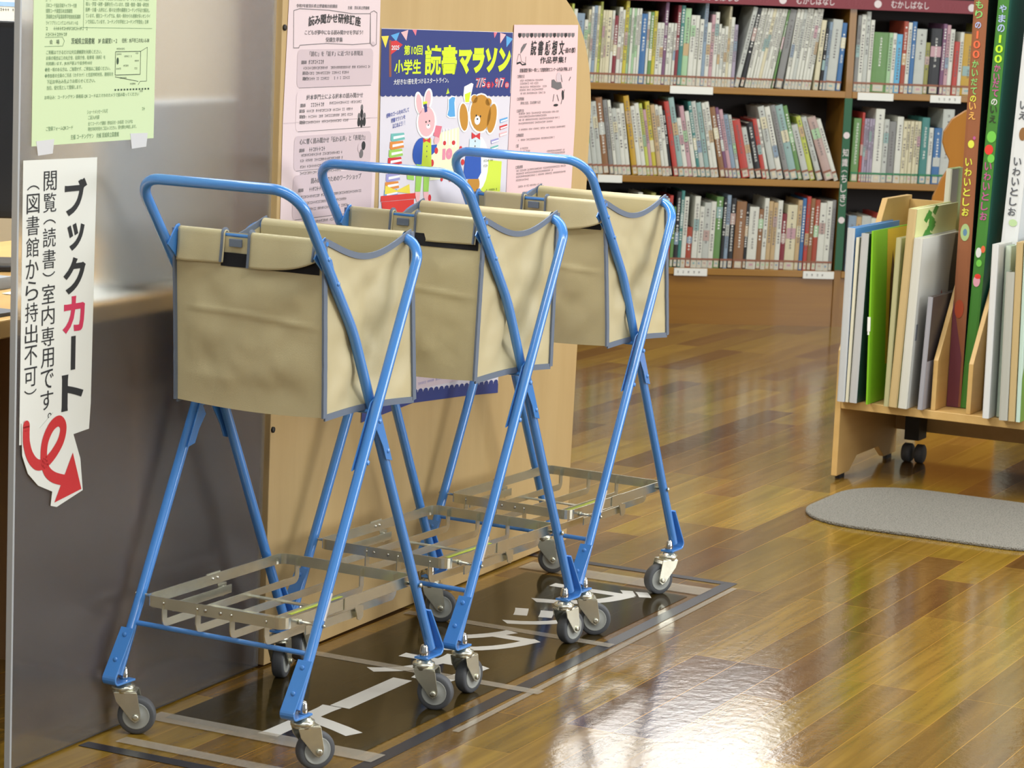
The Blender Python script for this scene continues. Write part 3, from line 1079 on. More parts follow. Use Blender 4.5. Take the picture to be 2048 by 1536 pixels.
# pinned notice behind the monitor
bw = MB()
bw.prism([(-0.5, 0, 0), (0.31, 0, 0), (0.31, 0, 0.45), (-0.5, 0, 0.45)], (0, 0.02, 0))
o = bw.build('notice_board', PAPER_W, loc=(-1.39, 6.0, 1.222), rz=0.17)
tag(o, 'white notice with a light blue band at the top left corner', 'notice')
pr = Print(flat_to3d)
pr.rect(-0.5, 0.031, 0.305, 0.041, mat('light_blue_band', '9cc0e6', 0.6))
for i, yy in enumerate((0.052, 0.021)):
    pr.greek(-0.1, yy, 0.40, 0.006, INK, 1, 60 + i)
pr.build('printed_text', o)
cab = MB()
cab.box((-1.6, 0, 0), (1.47, 0.04, 2.0))
o = cab.build('room_divider', mat('tan_divider_panel', 'a8997e', 0.6), loc=(-1.45, 7.55, 0), rz=0.12)
tag(o, 'tan office divider standing behind the desk and chair', 'divider')

# ------------------------------------------------------------------ wooden board with posters
P_O = Vector((-0.466, 5.093, 0))
P_YAW = math.atan2(0.905, 0.426)
PX = Vector((math.cos(P_YAW), math.sin(P_YAW), 0))
PY = Vector((-math.sin(P_YAW), math.cos(P_YAW), 0))


def board_pt(s, d=0, z=0):
    return P_O + PX * s + PY * d + Vector((0, 0, z))


ol = [(0, 0.004), (1.447, 0.004), (1.4745, 1.05)]
ol += [(1.1775 + 0.297 * math.cos(a), 1.05 + 0.297 * math.sin(a)) for a in [PI / 2 * k / 14 for k in range(1, 15)]]
ol += [(0, 1.347)]
b = MB()
b.prism([(x, 0, z) for x, z in ol], (0, 0.024, 0))
board = b.build('display_board', BIRCH, loc=P_O, rz=P_YAW, bevel=0.0015)
tag(board, 'large pale wood board with a rounded corner, posters pinned on it', 'display board')
for z in (0.476, 1.254):
    b = MB()
    b.lathe([(0.006, 0), (0.006, 0.003), (0.004, 0.004)], (0.0075, 0, z), (0, -1, 0), 14)
    b.build('screw_cap', mat('black_cap', '201a14', 0.5), board)
b = MB()
b.box((0.0, 0.026, 0.0), (0.03, 0.12, 1.34))
b.build('end_post', DBROWN, board)


def board_sheet(name, label, cat, s0, z0, wd, h, m, depth=0.0, outline=None):
    b = MB()
    pts = outline or [(0, 0), (wd, 0), (wd, h), (0, h)]
    b.prism([(x, 0, z) for x, z in pts], (0, -0.0004, 0))
    o = b.build(name, m, loc=board_pt(s0, -0.0008 - depth, z0), rz=P_YAW)
    return tag(o, label, cat)


# pink course list
QX, QZ = 0.016, 0.79
pl = board_sheet('poster', 'pink poster of reading courses with grey panels, left on the board', 'poster', QX, QZ, 0.374, 0.54, PINKP,
                 outline=[(-0.004, 0), (0.372, 0), (0.376, 0.27), (0.371, 0.54), (0.006, 0.54), (-0.005, 0.283)])
pr = Print(flat_to3d)
qa = lambda u, v: (0.016 + (u - 577) * 0.00206 - QX, 1.3085 - v * 0.00098 - (577 - u) * 0 - QZ)


def za(X, Y):
    """layout grid of the poster (read off in 977 x 1536 cells) to sheet coordinates"""
    return (0.017 + (X - 60 + (Y * 0.035)) * 0.000431 * (1 + X * 1.2e-5) - QX, 1.3075 - Y * 0.0002115 - QZ)


for (x0, y0, x1, y1) in ((128, 450, 840, 800), (115, 830, 835, 1200), (95, 1240, 820, 1560), (80, 1600, 830, 2010)):
    a, c = za(x0, y1), za(x1, y0)
    pr.poly(rrect(a[0], a[1], c[0], c[1], 0.012, 5), PINKD if y0 != 830 else PINKP, 0)
    pr.line([(a[0] + 0.01, a[1]), (c[0] - 0.005, a[1])], 0.0009, INKG, 1)
ban = [za(108, 100), za(160, 82), za(420, 92), za(640, 122), za(812, 120), za(812, 400), za(640, 412), za(400, 398), za(160, 412), za(150, 436), za(104, 436), za(108, 100)]
pr.line(ban, 0.0013, INKG, 1)
sc = [za(812, 110), za(845, 92), za(875, 112), za(868, 410), za(838, 428), za(806, 400), za(812, 110)]
pr.line(sc, 0.0013, INKG, 1)
pr.ell(*za(836, 408), 0.008, 0.005, PINKD, 1)


def tx(s_, X, Y, X1, h, m=INK, bold=0.0002, **k):
    a = za(X, Y)
    c = za(X1, Y)
    pr.text(s_, a[0], a[1], 0.02, m, 2, bold, width=c[0] - a[0], height=h * 0.0002115, **k)


tx('令和7年度茨城県立図書館出前講座', 130, 72, 500, 34, INKG)
tx('主催：茨城県立図書館', 596, 82, 800, 32, INKG)
tx('読み聞かせ研修講座', 236, 245, 716, 92, INK, 0.00035, arc=0.007)
tx('こどもが夢中になる読み聞かせを学ぼう！', 204, 318, 738, 44, INKG)
tx('受講生募集', 392, 386, 548, 44, INKG)
tx('「読む」を「話す」に近づける表現法', 246, 516, 738, 48, INKG)
tx('絵本専門士による絵本の読み聞かせ', 214, 914, 738, 50, INKG)
tx('心に響く読み聞かせ「伝わる声」と「表現力」', 152, 1320, 758, 54, INKG)
tx('読み聞かせのためのワークショップ', 250, 1690, 720, 54, INKG)
for Y, X1 in ((586, 400), (980, 405), (1392, 404), (1760, 400)):
    tx('講師', 170 - (Y - 586) * 0.03, Y, 218 - (Y - 586) * 0.03, 36, INKG)
    a = za(236, Y)
    pr.greek(a[0], a[1], 0.06, 0.0085, INKG, 2, Y)
k = 0
for Y, X, wdt in ((636, 190, 620), (684, 192, 420), (734, 192, 440), (1030, 178, 470), (1082, 175, 470), (1134, 165, 455), (966, 425, 300), (1434, 152, 390), (1484, 155, 390), (1540, 155, 380), (1600, 152, 380), (1820, 160, 560), (1880, 160, 420), (1940, 160, 430), (2060, 110, 480)):
    a = za(X, Y)
    k += 1
    pr.greek(a[0], a[1], wdt * 0.00043, 0.0062, INKG, 2, k)
for Y in (684, 734, 1030, 1082, 1134):
    tx('期日', 150 + (0 if Y > 900 else 30), Y, 196 + (0 if Y > 900 else 30), 34, INKG)
# small figures beside the second and third panel
for cx, cy in ((728, 1010), (700, 1090), (726, 1100), (752, 1090)):
    a = za(cx, cy)
    pr.ell(a[0], a[1], 0.005, 0.0065, INKG, 2)
    pr.ell(a[0], a[1] - 0.012, 0.006, 0.009, INK, 2)
for cx, cy, mm in ((742, 1375, INK), (705, 1395, PINKD), (720, 1450, INKG)):
    a = za(cx, cy)
    pr.ell(a[0], a[1], 0.008, 0.009, mm, 3)
pr.build('printed_text', pl)
pr = Print(flat_to3d)
pr.rect(-0.004, 0.281, 0.374, 0.2825, PINKD)
pr.build('fold_crease', pl)

# colour poster
CX, CZ = 0.396, 0.442
cp = board_sheet('poster', 'large poster with a rabbit, a bear and navy borders, middle of the board', 'poster', CX, CZ, 0.622, 0.81, mat('poster_white', 'dcd8e2', 0.6),
                 outline=[(-0.030, 0.0), (0.20, 0.012), (0.45, -0.004), (0.620, -0.018), (0.620, 0.45), (0.622, 0.802), (0.0, 0.811), (0.014, 0.45)])
pr = Print(flat_to3d)


def zc(X, Y):
    t = (X - 8) / 1022
    return (0.396 + (X - 8) * 0.000606 + (Y - 67) * 0.0000095 * (1 - t) - CX, (1.2694 - 2.597e-4 * Y) * (1 - t) + (1.271 - 2.85e-4 * Y) * t - CZ)


pm = lambda n, c: mat('print_' + n, c, 0.6)
NAVY, LIME, WHT, PRED = pm('navy', '2c3a7c'), pm('lime', 'd6ee2a'), pm('white', 'e9e9ea'), pm('red', 'd23238')
YLW, SKY, PNK, BRN = pm('yellow', 'ead84c'), pm('sky', '58a6e0'), pm('rose', 'efb9bd'), pm('brown', '8f5340')
OCH, COB, GRN, ORG, TEAL, LAV = pm('ochre', 'c48a2c'), pm('cobalt', '2456b4'), pm('green', '9ccf5a'), pm('orange', 'e08c3a'), pm('teal', '6fb9b4'), pm('lavender', '9c9ad2')
CRM, VINE = pm('cream', 'eef0c8'), pm('vest_green', 'c6dc3c')


def cpoly(pts, m, l=1):
    pr.poly([zc(*p) for p in pts], m, l)


def cell(X, Y, rx, ry, m, l=1, rot=0, n=20):
    c, s = math.cos(rot), math.sin(rot)
    cpoly([(X + rx * math.cos(t) * c - ry * math.sin(t) * s, Y + rx * math.cos(t) * s + ry * math.sin(t) * c) for t in [2 * PI * i / n for i in range(n)]], m, l)


def ctext(s_, X, Y, X1, h, m, l=4, bold=0.001, **k):
    a, c = zc(X, Y), zc(X1, Y)
    pr.text(s_, a[0], a[1], 0.03, m, l, bold, width=c[0] - a[0], height=h * 0.000268, **k)


cpoly([(8, 67), (1030, 98), (1028, 590), (6, 585)], NAVY, 1)
for i in range(27):
    cell(24 + i * 38.4, 584, 18, 14, NAVY, 1.3, n=12)
# bunting
for tri, m in (([(4, 125), (58, 122), (36, 215)], YLW), ([(72, 118), (135, 95), (112, 165)], SKY), ([(145, 95), (198, 76), (186, 160)], PNK), ([(228, 74), (262, 74), (254, 122)], pm('coral', 'e0788a')),
               ([(868, 94), (898, 94), (876, 140)], pm('coral', 'e0788a')), ([(922, 98), (972, 112), (926, 182)], PNK), ([(975, 122), (1032, 145), (980, 212)], SKY)):
    cpoly(tri, m, 2)
cpoly([(60, 155), (76, 155), (82, 442), (66, 445)], BRN, 2)
cpoly([(74, 165), (112, 158), (160, 192), (112, 238), (74, 270)], PRED, 2.5)
ctext('2025', 78, 232, 134, 34, WHT, 4, 0.0006)
ctext('第10回', 168, 274, 306, 78, LIME, 4, 0.0007)
ctext('小学生', 100, 428, 298, 118, LIME, 4, 0.0009)
ctext('読書', 324, 434, 574, 240, LIME, 4, 0.0009)
ctext('マラソン', 588, 424, 1020, 212, LIME, 4, 0.0022)
ctext('大好きな1冊を見つけるスタートライン。', 98, 506, 514, 44, WHT, 4, 0.0004)
for bold, m, l in ((0.0013, WHT, 3), (0.0, pm('crimson', 'c8334a'), 4)):
    a = zc(732, 532)
    for q, (s_, X, X1, h) in enumerate((('7/5', 734, 818, 80), ('9/7', 892, 978, 82))):
        a, c = zc(X, 530), zc(X1, 530)
        pr.text(s_, a[0], a[1], 0.03, m, l, bold, width=c[0] - a[0], height=h * 0.000268)
for X, ch_ in ((840, '土'), (996, '日')):
    cell(X, 508, 18, 26, pm('crimson', 'c8334a'), 3.6)
    ctext(ch_, X - 11, 522, X + 11, 28, WHT, 4.5, 0.0002)
cpoly([(866, 478), (866, 534), (888, 506)], pm('crimson', 'c8334a'), 4)
# speech lines at the left
for i, (s_, X, Y, X1) in enumerate((('感動のゴールをめざして', 52, 768, 218), ('読書マラソンを', 88, 806, 192), ('はじめよう！！', 100, 850, 190))):
    ctext(s_, X, Y, X1, 36, pm('blue', '3d50a0'), 3, 0.0004, rot=0.11)
# pale book page and candle glow
cpoly([(470, 880), (612, 840), (624, 1240), (390, 1260), (400, 1000)], CRM, 1.5)
for X in (480, 505, 530, 556, 582):
    cpoly([(X, 850), (X + 9, 850), (X + 13, 1000), (X + 3, 1000)], WHT, 1.8)
cell(510, 1060, 75, 85, CRM, 2)
ctext('10', 482, 1100, 562, 92, pm('pink10', 'e58fa6'), 3, 0.003)
for X, Y, rx, ry in ((498, 965, 12, 18), (570, 962, 14, 18), (434, 1025, 14, 26), (404, 1122, 14, 28), (630, 1008, 12, 20), (650, 1116, 14, 24), (484, 1245, 10, 24), (550, 1245, 12, 26), (392, 1400, 12, 28)):
    cell(X, Y, rx, ry, PRED, 2.5)
# rabbit
WO_ = pm('outline_white', 'f0f0f0')
for X, Y, rx, ry, ro in ((290, 650, 32, 92, -0.12), (360, 620, 34, 88, 0.08), (352, 800, 78, 128, 0)):
    cell(X, Y, rx, ry, WO_, 2, ro)
for X, Y, rx, ry, ro in ((292, 655, 21, 78, -0.12), (358, 620, 22, 72, 0.08), (352, 795, 64, 118, 0)):
    cell(X, Y, rx, ry, PNK, 2.5, ro)
cpoly([(326, 655), (350, 652), (356, 715), (336, 724)], NAVY, 3)
cpoly([(318, 640), (352, 634), (354, 654), (324, 662)], LIME, 3)
cell(348, 798, 5, 8, INK, 3.2)
cell(374, 790, 5, 8, INK, 3.2)
cell(366, 832, 16, 18, WO_, 3)
cell(366, 822, 5, 6, INK, 3.2)
cell(310, 1030, 56, 110, COB, 2.2, 0.15)
cpoly([(330, 930), (392, 930), (400, 1160), (322, 1160)], VINE, 2.6)
cpoly([(326, 925), (356, 940), (386, 920), (384, 965), (356, 948), (332, 962)], PRED, 3)
for Y in (990, 1030, 1070):
    cell(360, Y, 4, 7, INKG, 3)
cpoly([(392, 980), (440, 975), (430, 1030), (398, 1060)], COB, 2.3)
cell(436, 940, 22, 36, PNK, 2.4, 0.2)
cpoly([(425, 825), (474, 832), (454, 925), (408, 905)], pm('coral', 'e0788a'), 2.7)
cpoly([(284, 1130), (334, 1140), (318, 1350), (278, 1350)], GRN, 2.4)
cpoly([(340, 1140), (388, 1140), (382, 1350), (342, 1350)], GRN, 2.4)
cpoly([(276, 1352), (318, 1352), (312, 1430), (290, 1430)], PNK, 2.4)
cpoly([(342, 1352), (382, 1352), (384, 1430), (352, 1430)], PNK, 2.4)
# banner cloth and drink over the figures
cpoly([(515, 615), (545, 590), (580, 600), (574, 640), (584, 765), (530, 768), (506, 750), (516, 700)], WO_, 1.8)
cpoly([(522, 622), (548, 600), (572, 606), (566, 645), (576, 755), (534, 758), (514, 744), (524, 700)], SKY, 2.4)
cpoly([(512, 530), (525, 572), (498, 580)], VINE, 2.4)
cpoly([(642, 520), (700, 490), (716, 500), (688, 650), (650, 650), (636, 600)], WO_, 2)
cpoly([(648, 580), (696, 560), (684, 642), (654, 642)], LIME, 2.4)
# bear
for X, Y, rx, ry, ro in ((728, 620, 36, 40, 0), (846, 640, 36, 40, 0), (784, 730, 100, 160, 0), (644, 760, 46, 120, -0.1), (878, 770, 50, 130, 0.12), (775, 1130, 90, 220, 0)):
    cell(X, Y, rx, ry, WO_, 2.1, ro)
for X, Y, rx, ry, ro in ((728, 618, 26, 32, 0), (846, 640, 26, 30, 0), (784, 728, 86, 146, 0), (646, 760, 34, 108, -0.1), (880, 770, 38, 116, 0.12)):
    cell(X, Y, rx, ry, OCH, 2.5, ro)
cell(758, 785, 24, 36, WO_, 3)
cell(758, 775, 7, 7, INK, 3.2)
cell(748, 748, 6, 9, INK, 3.2)
cell(782, 754, 6, 9, INK, 3.2)
cpoly([(700, 930), (792, 930), (790, 1060), (696, 1060)], pm('shirt', 'cfe3ec'), 2.7)
cpoly([(716, 880), (750, 905), (786, 882), (786, 940), (750, 915), (718, 935)], PRED, 3)
cpoly([(676, 1020), (798, 1020), (806, 1200), (780, 1250), (656, 1250), (664, 1150)], COB, 2.8)
cell(745, 1290, 52, 70, OCH, 2.4)
for Y in (950, 990):
    cell(746, Y, 5, 8, INKG, 3)
# piles of books at both sides
cols = [TEAL, ORG, GRN, PRED, SKY, LAV, ORG, SKY]
for i, c in enumerate(cols):
    Y = 890 + i * 64
    X = 88 - i * 6
    cpoly([(X, Y), (X + 95, Y - 8), (X + 100, Y + 8), (X + 18, Y + 22), (X + 18, Y + 44), (X + 100, Y + 26), (X + 104, Y + 44), (X + 10, Y + 66), (X - 2, Y + 50)], c, 2)
    cpoly([(X + 18, Y + 22), (X + 98, Y + 8), (X + 98, Y + 26), (X + 18, Y + 44)], WO_, 2.2)
cpoly([(210, 1180), (262, 1150), (268, 1260), (215, 1250)], GRN, 2.1)
for i, c in enumerate((SKY, PRED, PNK, LAV, TEAL, GRN)):
    Y = 760 + i * 55
    X = 948 - (i > 2) * 70 * (1 if i < 5 else 0)
    cpoly([(X, Y + 18), (X + 66, Y), (X + 70, Y + 26), (X + 6, Y + 48)], c, 2)
    cpoly([(X + 8, Y + 30), (X + 68, Y + 12), (X + 68, Y + 24), (X + 10, Y + 42)], WO_, 2.2)
# gift box with bow
cpoly([(52, 1300), (140, 1340), (232, 1290), (240, 1365), (140, 1350), (48, 1372)], YLW, 3)
cpoly([(22, 1384), (280, 1360), (280, 1405), (20, 1430)], pm('box_red', 'd8352e'), 3.2)
cpoly([(26, 1432), (270, 1410), (270, 1560), (40, 1560)], pm('box_red', 'd8352e'), 3.1)
# lime information panel (its square code is left out)
cpoly([(820, 1095), (980, 1110), (975, 1370), (800, 1368)], pm('panel_lime', 'd2e64a'), 2)
for i in range(2):
    a = zc(824, 1118 + i * 40)
    pr.greek(a[0], a[1], 0.05 - i * 0.03, 0.006, INKOL, 3, 90 + i)
a = zc(855, 1352)
pr.greek(a[0], a[1], 0.055, 0.006, INKOL, 3, 95)
# lower border with scallops
pr.poly([(-0.030, 0.0), (0.20, 0.012), (0.45, -0.004), (0.620, -0.018), (0.620, 0.004), (0.45, 0.018), (0.20, 0.034), (-0.029, 0.022)], NAVY, 1)
for i in range(26):
    x = -0.018 + i * 0.025
    yb = 0.022 + (x + 0.03) * 0.052 if x < 0.2 else 0.034 - (x - 0.2) * 0.068
    pr.ell(x, yb, 0.0115, 0.008, NAVY, 1.3, n=12)
PLP = pm('pale_mauve', 'd8c8d2')
pr.poly([(0.0, 0.045), (0.61, 0.030), (0.61, 0.095), (0.0, 0.085)], PLP, 0.5)
for i in range(3):
    pr.greek(0.22, 0.048 + i * 0.016, 0.33, 0.006, LAV, 2, 70 + i)
pr.line([(0.16, 0.082), (0.34, 0.086), (0.58, 0.10)], 0.0018, LAV, 2)
pr.build('printed_picture', cp)

# small pink poster
KX, KZ = 1.018, 0.775
kp = board_sheet('poster', 'pink essay contest poster with a drawn quill, right on the board', 'poster', KX, KZ, 0.353, 0.486, PINKS,
                 outline=[(-0.004, 0), (0.352, 0), (0.361, 0.26), (0.353, 0.486), (0.002, 0.486), (-0.002, 0.25)], depth=0.0012)
pr = Print(flat_to3d)


def zk(X, Y):
    return (1.020 + (X - 105 + (Y - 75) * 0.048) * 0.000652 - KX, 1.2635 - (Y - 75) * 0.0002785 - KZ)


def ktext(s_, X, Y, X1, h, m=INKG, bold=0.0002, **k):
    a, c = zk(X, Y), zk(X1, Y)
    pr.text(s_, a[0], a[1], 0.02, m, 2, bold, width=c[0] - a[0], height=h * 0.0002785, **k)


for i in range(15):
    a = zk(148 + i * 32, 165)
    pr.poly([(a[0] - 0.0085, a[1] + 0.004), (a[0] + 0.0085, a[1] + 0.004), (a[0] + 0.0085, a[1] - 0.003), (a[0], a[1] - 0.007), (a[0] - 0.0085, a[1] - 0.003)], INKG if i % 3 else INK, 1)
for i, ch_ in enumerate('読書感想文'):
    ktext(ch_, 232 + i * 59, 334, 276 + i * 59, 122, INK, 0.0004, shear=0.1)
ktext('（一般の部）', 492, 320, 614, 48, INK, 0.0003, shear=0.1)
ktext('作品募集！', 310, 402, 530, 56, INK, 0.0003, shear=0.12)
ktext('読書週間行事の一環として読書感想文コンクール作品を募集します', 145, 470, 586, 34, INK, 0.0002)
for i, (s_, Y) in enumerate((('□募集方法', 515), ('□応募資格', 698), ('□応募方法', 795), ('□募集期間', 995), ('□賞', 1080), ('□発表等', 1255))):
    ktext(s_, 138 - Y * 0.025, Y, (196 if len(s_) > 2 else 158) - Y * 0.025, 28, INKG, 0.0002)
ktext('県内に在住、又は在勤する方', 150, 732, 314, 26, INKG)
ktext('茨城県立図書館', 160, 1482, 262, 34, INK, 0.0002)
k = 200
for Y, X, wdt in ((545, 148, 190), (570, 146, 150), (598, 146, 220), (622, 144, 190), (650, 150, 200), (815, 136, 340), (840, 136, 230), (866, 134, 340), (894, 132, 280), (945, 136, 390), (1030, 128, 300), (1100, 140, 64), (1125, 140, 80), (1150, 140, 130), (1143, 360, 160), (1165, 360, 160), (1280, 112, 420), (1305, 112, 310), (1330, 110, 420), (1358, 110, 100), (1412, 125, 200)):
    a = zk(X, Y)
    k += 1
    pr.greek(a[0], a[1], wdt * 0.00065, 0.0052, INKG, 2, k)
# quill over an open book, and a sketched figure
pr.poly([zk(150, 320), zk(158, 270), zk(178, 240), (zk(206, 232)[0], zk(206, 232)[1]), zk(188, 268), zk(166, 300)], INKG, 1)
pr.line([zk(122, 385), zk(136, 320), zk(150, 325), zk(160, 380), zk(192, 395), zk(196, 340)], 0.0012, INKG, 1)
pr.poly([zk(120, 388), zk(150, 380), zk(165, 402), zk(196, 395), zk(196, 410), zk(165, 412), zk(148, 394), zk(122, 404)], INK, 1)
pr.ell(*zk(470, 520), 0.014, 0.012, PINKD, 1)
pr.poly([zk(410, 540), zk(430, 535), zk(450, 560), zk(490, 560), zk(500, 610), zk(460, 625), zk(408, 600)], INKG, 1)
for pts in ([(430, 660), (420, 720)], [(455, 665), (470, 718)], [(500, 560), (490, 500)], [(575, 520), (560, 550)], [(520, 625), (490, 745)]):
    pr.line([zk(*p) for p in pts], 0.003, INKG, 1)
pr.ell(*zk(506, 670), 0.006, 0.012, INK, 1, 0.3)
pr.ell(*zk(445, 752), 0.013, 0.003, INK, 1)
pr.build('printed_text', kp)

# ------------------------------------------------------------------ marks on the floor
T_O = Vector((-0.252, 4.451, 0))
T_YAW = math.atan2(0.895, 0.445) - PI / 2        # local +Y runs along the planks, local +X to the right


def tape(name, label, cat, x0, y0, x1, y1, m, z=0.0005, skew=0.0, group=None):
    b = MB()
    b.prism([(x0, y0, z), (x1, y0, z), (x1 + skew, y1, z), (x0 + skew, y1, z)], (0, 0, 0.0003))
    o = b.build(name, m, loc=T_O, rz=T_YAW)
    return tag(o, label, cat, group)


BTAPE = mat('black_floor_tape', '2e2d33', 0.28, vary=(25, 0.25))
CLEAR = film_material('clear_tape', 'c9bfae', 0.34, 0.12)
SMOKE = film_material('smoky_film', '3d3216', 0.60, 0.10)
tape('floor_tape', 'long black floor tape running beside the book carts', 'tape', 0.006, -0.62, 0.036, 1.752, BTAPE, 0.0004, -0.02)
tape('floor_tape', 'short black floor tape crossing beyond the furthest cart', 'tape', -0.52, 1.722, -0.012, 1.750, BTAPE, 0.0007)
tape('floor_tape', 'black floor tape crossing in front of the nearest cart, at the bottom edge', 'tape', -0.46, -0.160, 0.034, -0.130, BTAPE, 0.0008)
for lab, a in (('clear tape strip holding the near edge of the brown floor sign', (-0.46, 0.045, 0.015, 0.098)), ('clear tape strip just behind the black tape at the bottom edge', (-0.42, -0.105, -0.02, -0.070)),
               ('clear tape strip across the joint of the near and middle floor signs', (-0.47, 0.615, 0.06, 0.645)), ('clear tape strip across the joint of the middle and far floor signs', (-0.47, 1.030, 0.02, 1.060)),
               ('clear tape strip along the far edge of the brown floor sign', (-0.47, 1.585, -0.01, 1.66))):
    tape('clear_tape', lab, 'tape', a[0], a[1], a[2], a[3], CLEAR, 0.0018)
tape('clear_tape', 'narrow clear tape edge along the right of the long black tape', 'tape', 0.040, 0.30, 0.054, 1.70, CLEAR, 0.0012, -0.018)
WL = mat('white_cut_letter', 'd9d8d2', 0.35)


def floor_to3d(x, y, d):
    return (x, y, d)


signs = [('near', 0.072, 0.628, 'near third of the dark brown floor sign, white strokes under the nearest cart'), ('mid', 0.634, 1.042, 'middle third of the dark brown floor sign, between the two front carts'),
         ('far', 1.048, 1.56, 'far third of the dark brown floor sign, under the furthest cart')]
glyphs = {'near': [('ト', 0.085, 0.318, 0.155), ('ー', 0.313, 0.560, 0.05)], 'mid': [('カ', 0.575, 0.785, 0.205), ('ク', 0.805, 1.035, 0.185)], 'far': [('ッ', 1.085, 1.245, 0.175), ('ブ', 1.300, 1.535, 0.24)]}
for key_, y0, y1, lab in signs:
    o = tape('floor_sign', lab, 'floor sign', -0.435, y0, -0.028, y1, SMOKE, 0.0011)
    pr = Print(floor_to3d, base=0.0016)
    for g, a, c, wd in glyphs[key_]:
        xc = -0.208
        if g == 'ー':
            pr.rect(xc - 0.021, a + 0.004, xc + 0.021, c, WL)
        elif g == 'ト':
            pr.text(g, xc - 0.035, a, 0.1, WL, 0, 0.0026, width=wd, height=c - a - 0.004)
        else:
            pr.text(g, xc - wd / 2, a, 0.1, WL, 0, 0.0022, width=wd, height=c - a)
    pr.build('letter_cutouts', o)

# ------------------------------------------------------------------ grey mat
B_O = Vector((0.9221, 7.3788, 0))
B_YAW = -0.473
mm = bpy.data.materials.new('grey_loop_pile')
mm.use_nodes = True
nt = mm.node_tree
bs = nt.nodes['Principled BSDF']
bs.inputs['Roughness'].default_value = 0.95
bs.inputs['Specular IOR Level'].default_value = 0.1
vo = nt.nodes.new('ShaderNodeTexVoronoi')
vo.inputs['Scale'].default_value = 260
tcn = nt.nodes.new('ShaderNodeTexCoord')
nt.links.new(tcn.outputs['Object'], vo.inputs['Vector'])
rp = nt.nodes.new('ShaderNodeValToRGB')
rp.color_ramp.elements[0].color = lin('a09c92')
rp.color_ramp.elements[1].color = lin('6c6a64')
nt.links.new(vo.outputs['Distance'], rp.inputs['Fac'])
nt.links.new(rp.outputs['Color'], bs.inputs['Base Color'])
bpn = nt.nodes.new('ShaderNodeBump')
bpn.inputs['Distance'].default_value = 0.004
bpn.invert = True
nt.links.new(vo.outputs['Distance'], bpn.inputs['Height'])
nt.links.new(bpn.outputs['Normal'], bs.inputs['Normal'])
b = MB()
b.prism([(x, y, 0.0004) for x, y in rrect(0.088, -0.615, 0.86, -0.015, 0.20, 12)], (0, 0, 0.009))
o = b.build('floor_mat', mm, loc=B_O, rz=B_YAW, bevel=0.003)
tag(o, 'grey looped floor mat with rounded corners before the picture book bin', 'mat')

# ------------------------------------------------------------------ bookcase
K_O = Vector((0.8, 10.72, 0))
K_YAW = math.atan2(0.17, 1.0)
KX_ = Vector((math.cos(K_YAW), math.sin(K_YAW), 0))
KY_ = Vector((-math.sin(K_YAW), math.cos(K_YAW), 0))
CL, CR, DV = -0.70, 1.75, 0.520
bc = thing('bookcase', 'long honey coloured wooden bookcase full of picture books', 'bookcase', K_O, K_YAW)
TOPS = [0.229, 0.597, 0.962]
for z in TOPS + [1.335]:
    for x0, x1 in ((CL, DV - 0.014), (DV + 0.014, CR)):
        b = MB()
        b.box((x0, 0, z - 0.027), (x1, 0.52, z))
        b.build('shelf_board', SHELFW, bc, bevel=0.002)
for x in (CL - 0.028, DV - 0.014, CR):
    b = MB()
    b.box((x, 0.004, 0), (x + 0.028, 0.52, 1.80))
    b.build('upright', wood('honey_upright', '7d551c', '9a7029', (20, 20, 1.6), 0.35, 0.6, 0.15), bc)
b = MB()
b.box((CL, 0.012, 0), (CR, 0.03, 0.200))
b.build('plinth', wood('honey_plinth', '80561a', '976b24', (1.2, 14, 24), 0.32, 0.6, 0.2), bc)
b = MB()
b.box((CL, 0.262, 0.2), (CR, 0.272, 1.80))  # added sheet, its dark colour gives the shade behind the books
b.build('back_panel', SHELF_SHADE, bc)['label'] = 'added dark panel standing for the shade between the bookcase sides'
b = MB()
b.box((CL, -0.012, 1.293), (CR, -0.002, 1.345))
rail = b.build('sign_rail', mat('maroon_rail', '7d2c36', 0.5), bc)
rail['label'] = 'maroon sign rail with white lettering'
pr = Print(lambda x, y, d: (x, -0.012 - d, y))
WLET = mat('white_lettering', 'd9cfcf', 0.6)
DIM = mat('dim_lettering', '8c4149', 0.6)
for i in range(5):
    x = -0.26 + i * 0.395
    pr.text('むかしばなし', x + 0.14, 1.304, 0.05, WLET, 1, 0.0004, width=0.158, height=0.030)
    pr.text('えほん', x + 0.345 - 0.395, 1.304, 0.05, DIM, 1, 0.0004, width=0.075, height=0.026)
    pr.ell(x + 0.084, 1.317, 0.0155, 0.0155, WLET, 1)
pr.build('rail_lettering', rail)
b = MB()
b.box((DV - 0.016, -0.001, 0.235), (DV + 0.016, 0.003, 0.935))
gs = b.build('subject_strip', mat('dark_green_strip', '1f5a3a', 0.5), bc)
gs['label'] = 'dark green strip with white lettering on the upright'
pr = Print(lambda x, y, d: (x, -0.001 - d, y))
for z in (0.785, 0.44):
    pr.ell(DV, z, 0.0135, 0.0135, WLET, 1)
column(pr, '知識（ちしき）', DV, 0.735, 0.040, 0.024, WLET, 0.0003, 0.8)
pr.build('strip_lettering', gs)
for i, (x0, x1, z) in enumerate(((-0.222, -0.046, 0.948), (0.556, 0.706, 0.948), (0.862, 0.992, 0.948), (-0.167, -0.030, 0.216), (0.372, 0.502, 0.216), (-0.50, -0.40, 0.584))):
    b = MB()
    b.box((x0, -0.004, z - 0.018), (x1, -0.0005, z + 0.012))
    o = b.build('shelf_label', PAPER_W, bc)
    o['label'] = 'white card label clipped to the shelf edge'
    if i in (2, 3, 4):
        p2 = Print(lambda x, y, d: (x, -0.004 - d, y))
        for q in range(5):
            p2.greek(x0 + 0.012 + q * 0.022, z - 0.008, 0.007, 0.010, INKG, 1, q + i)
        p2.build('label_marks', o)

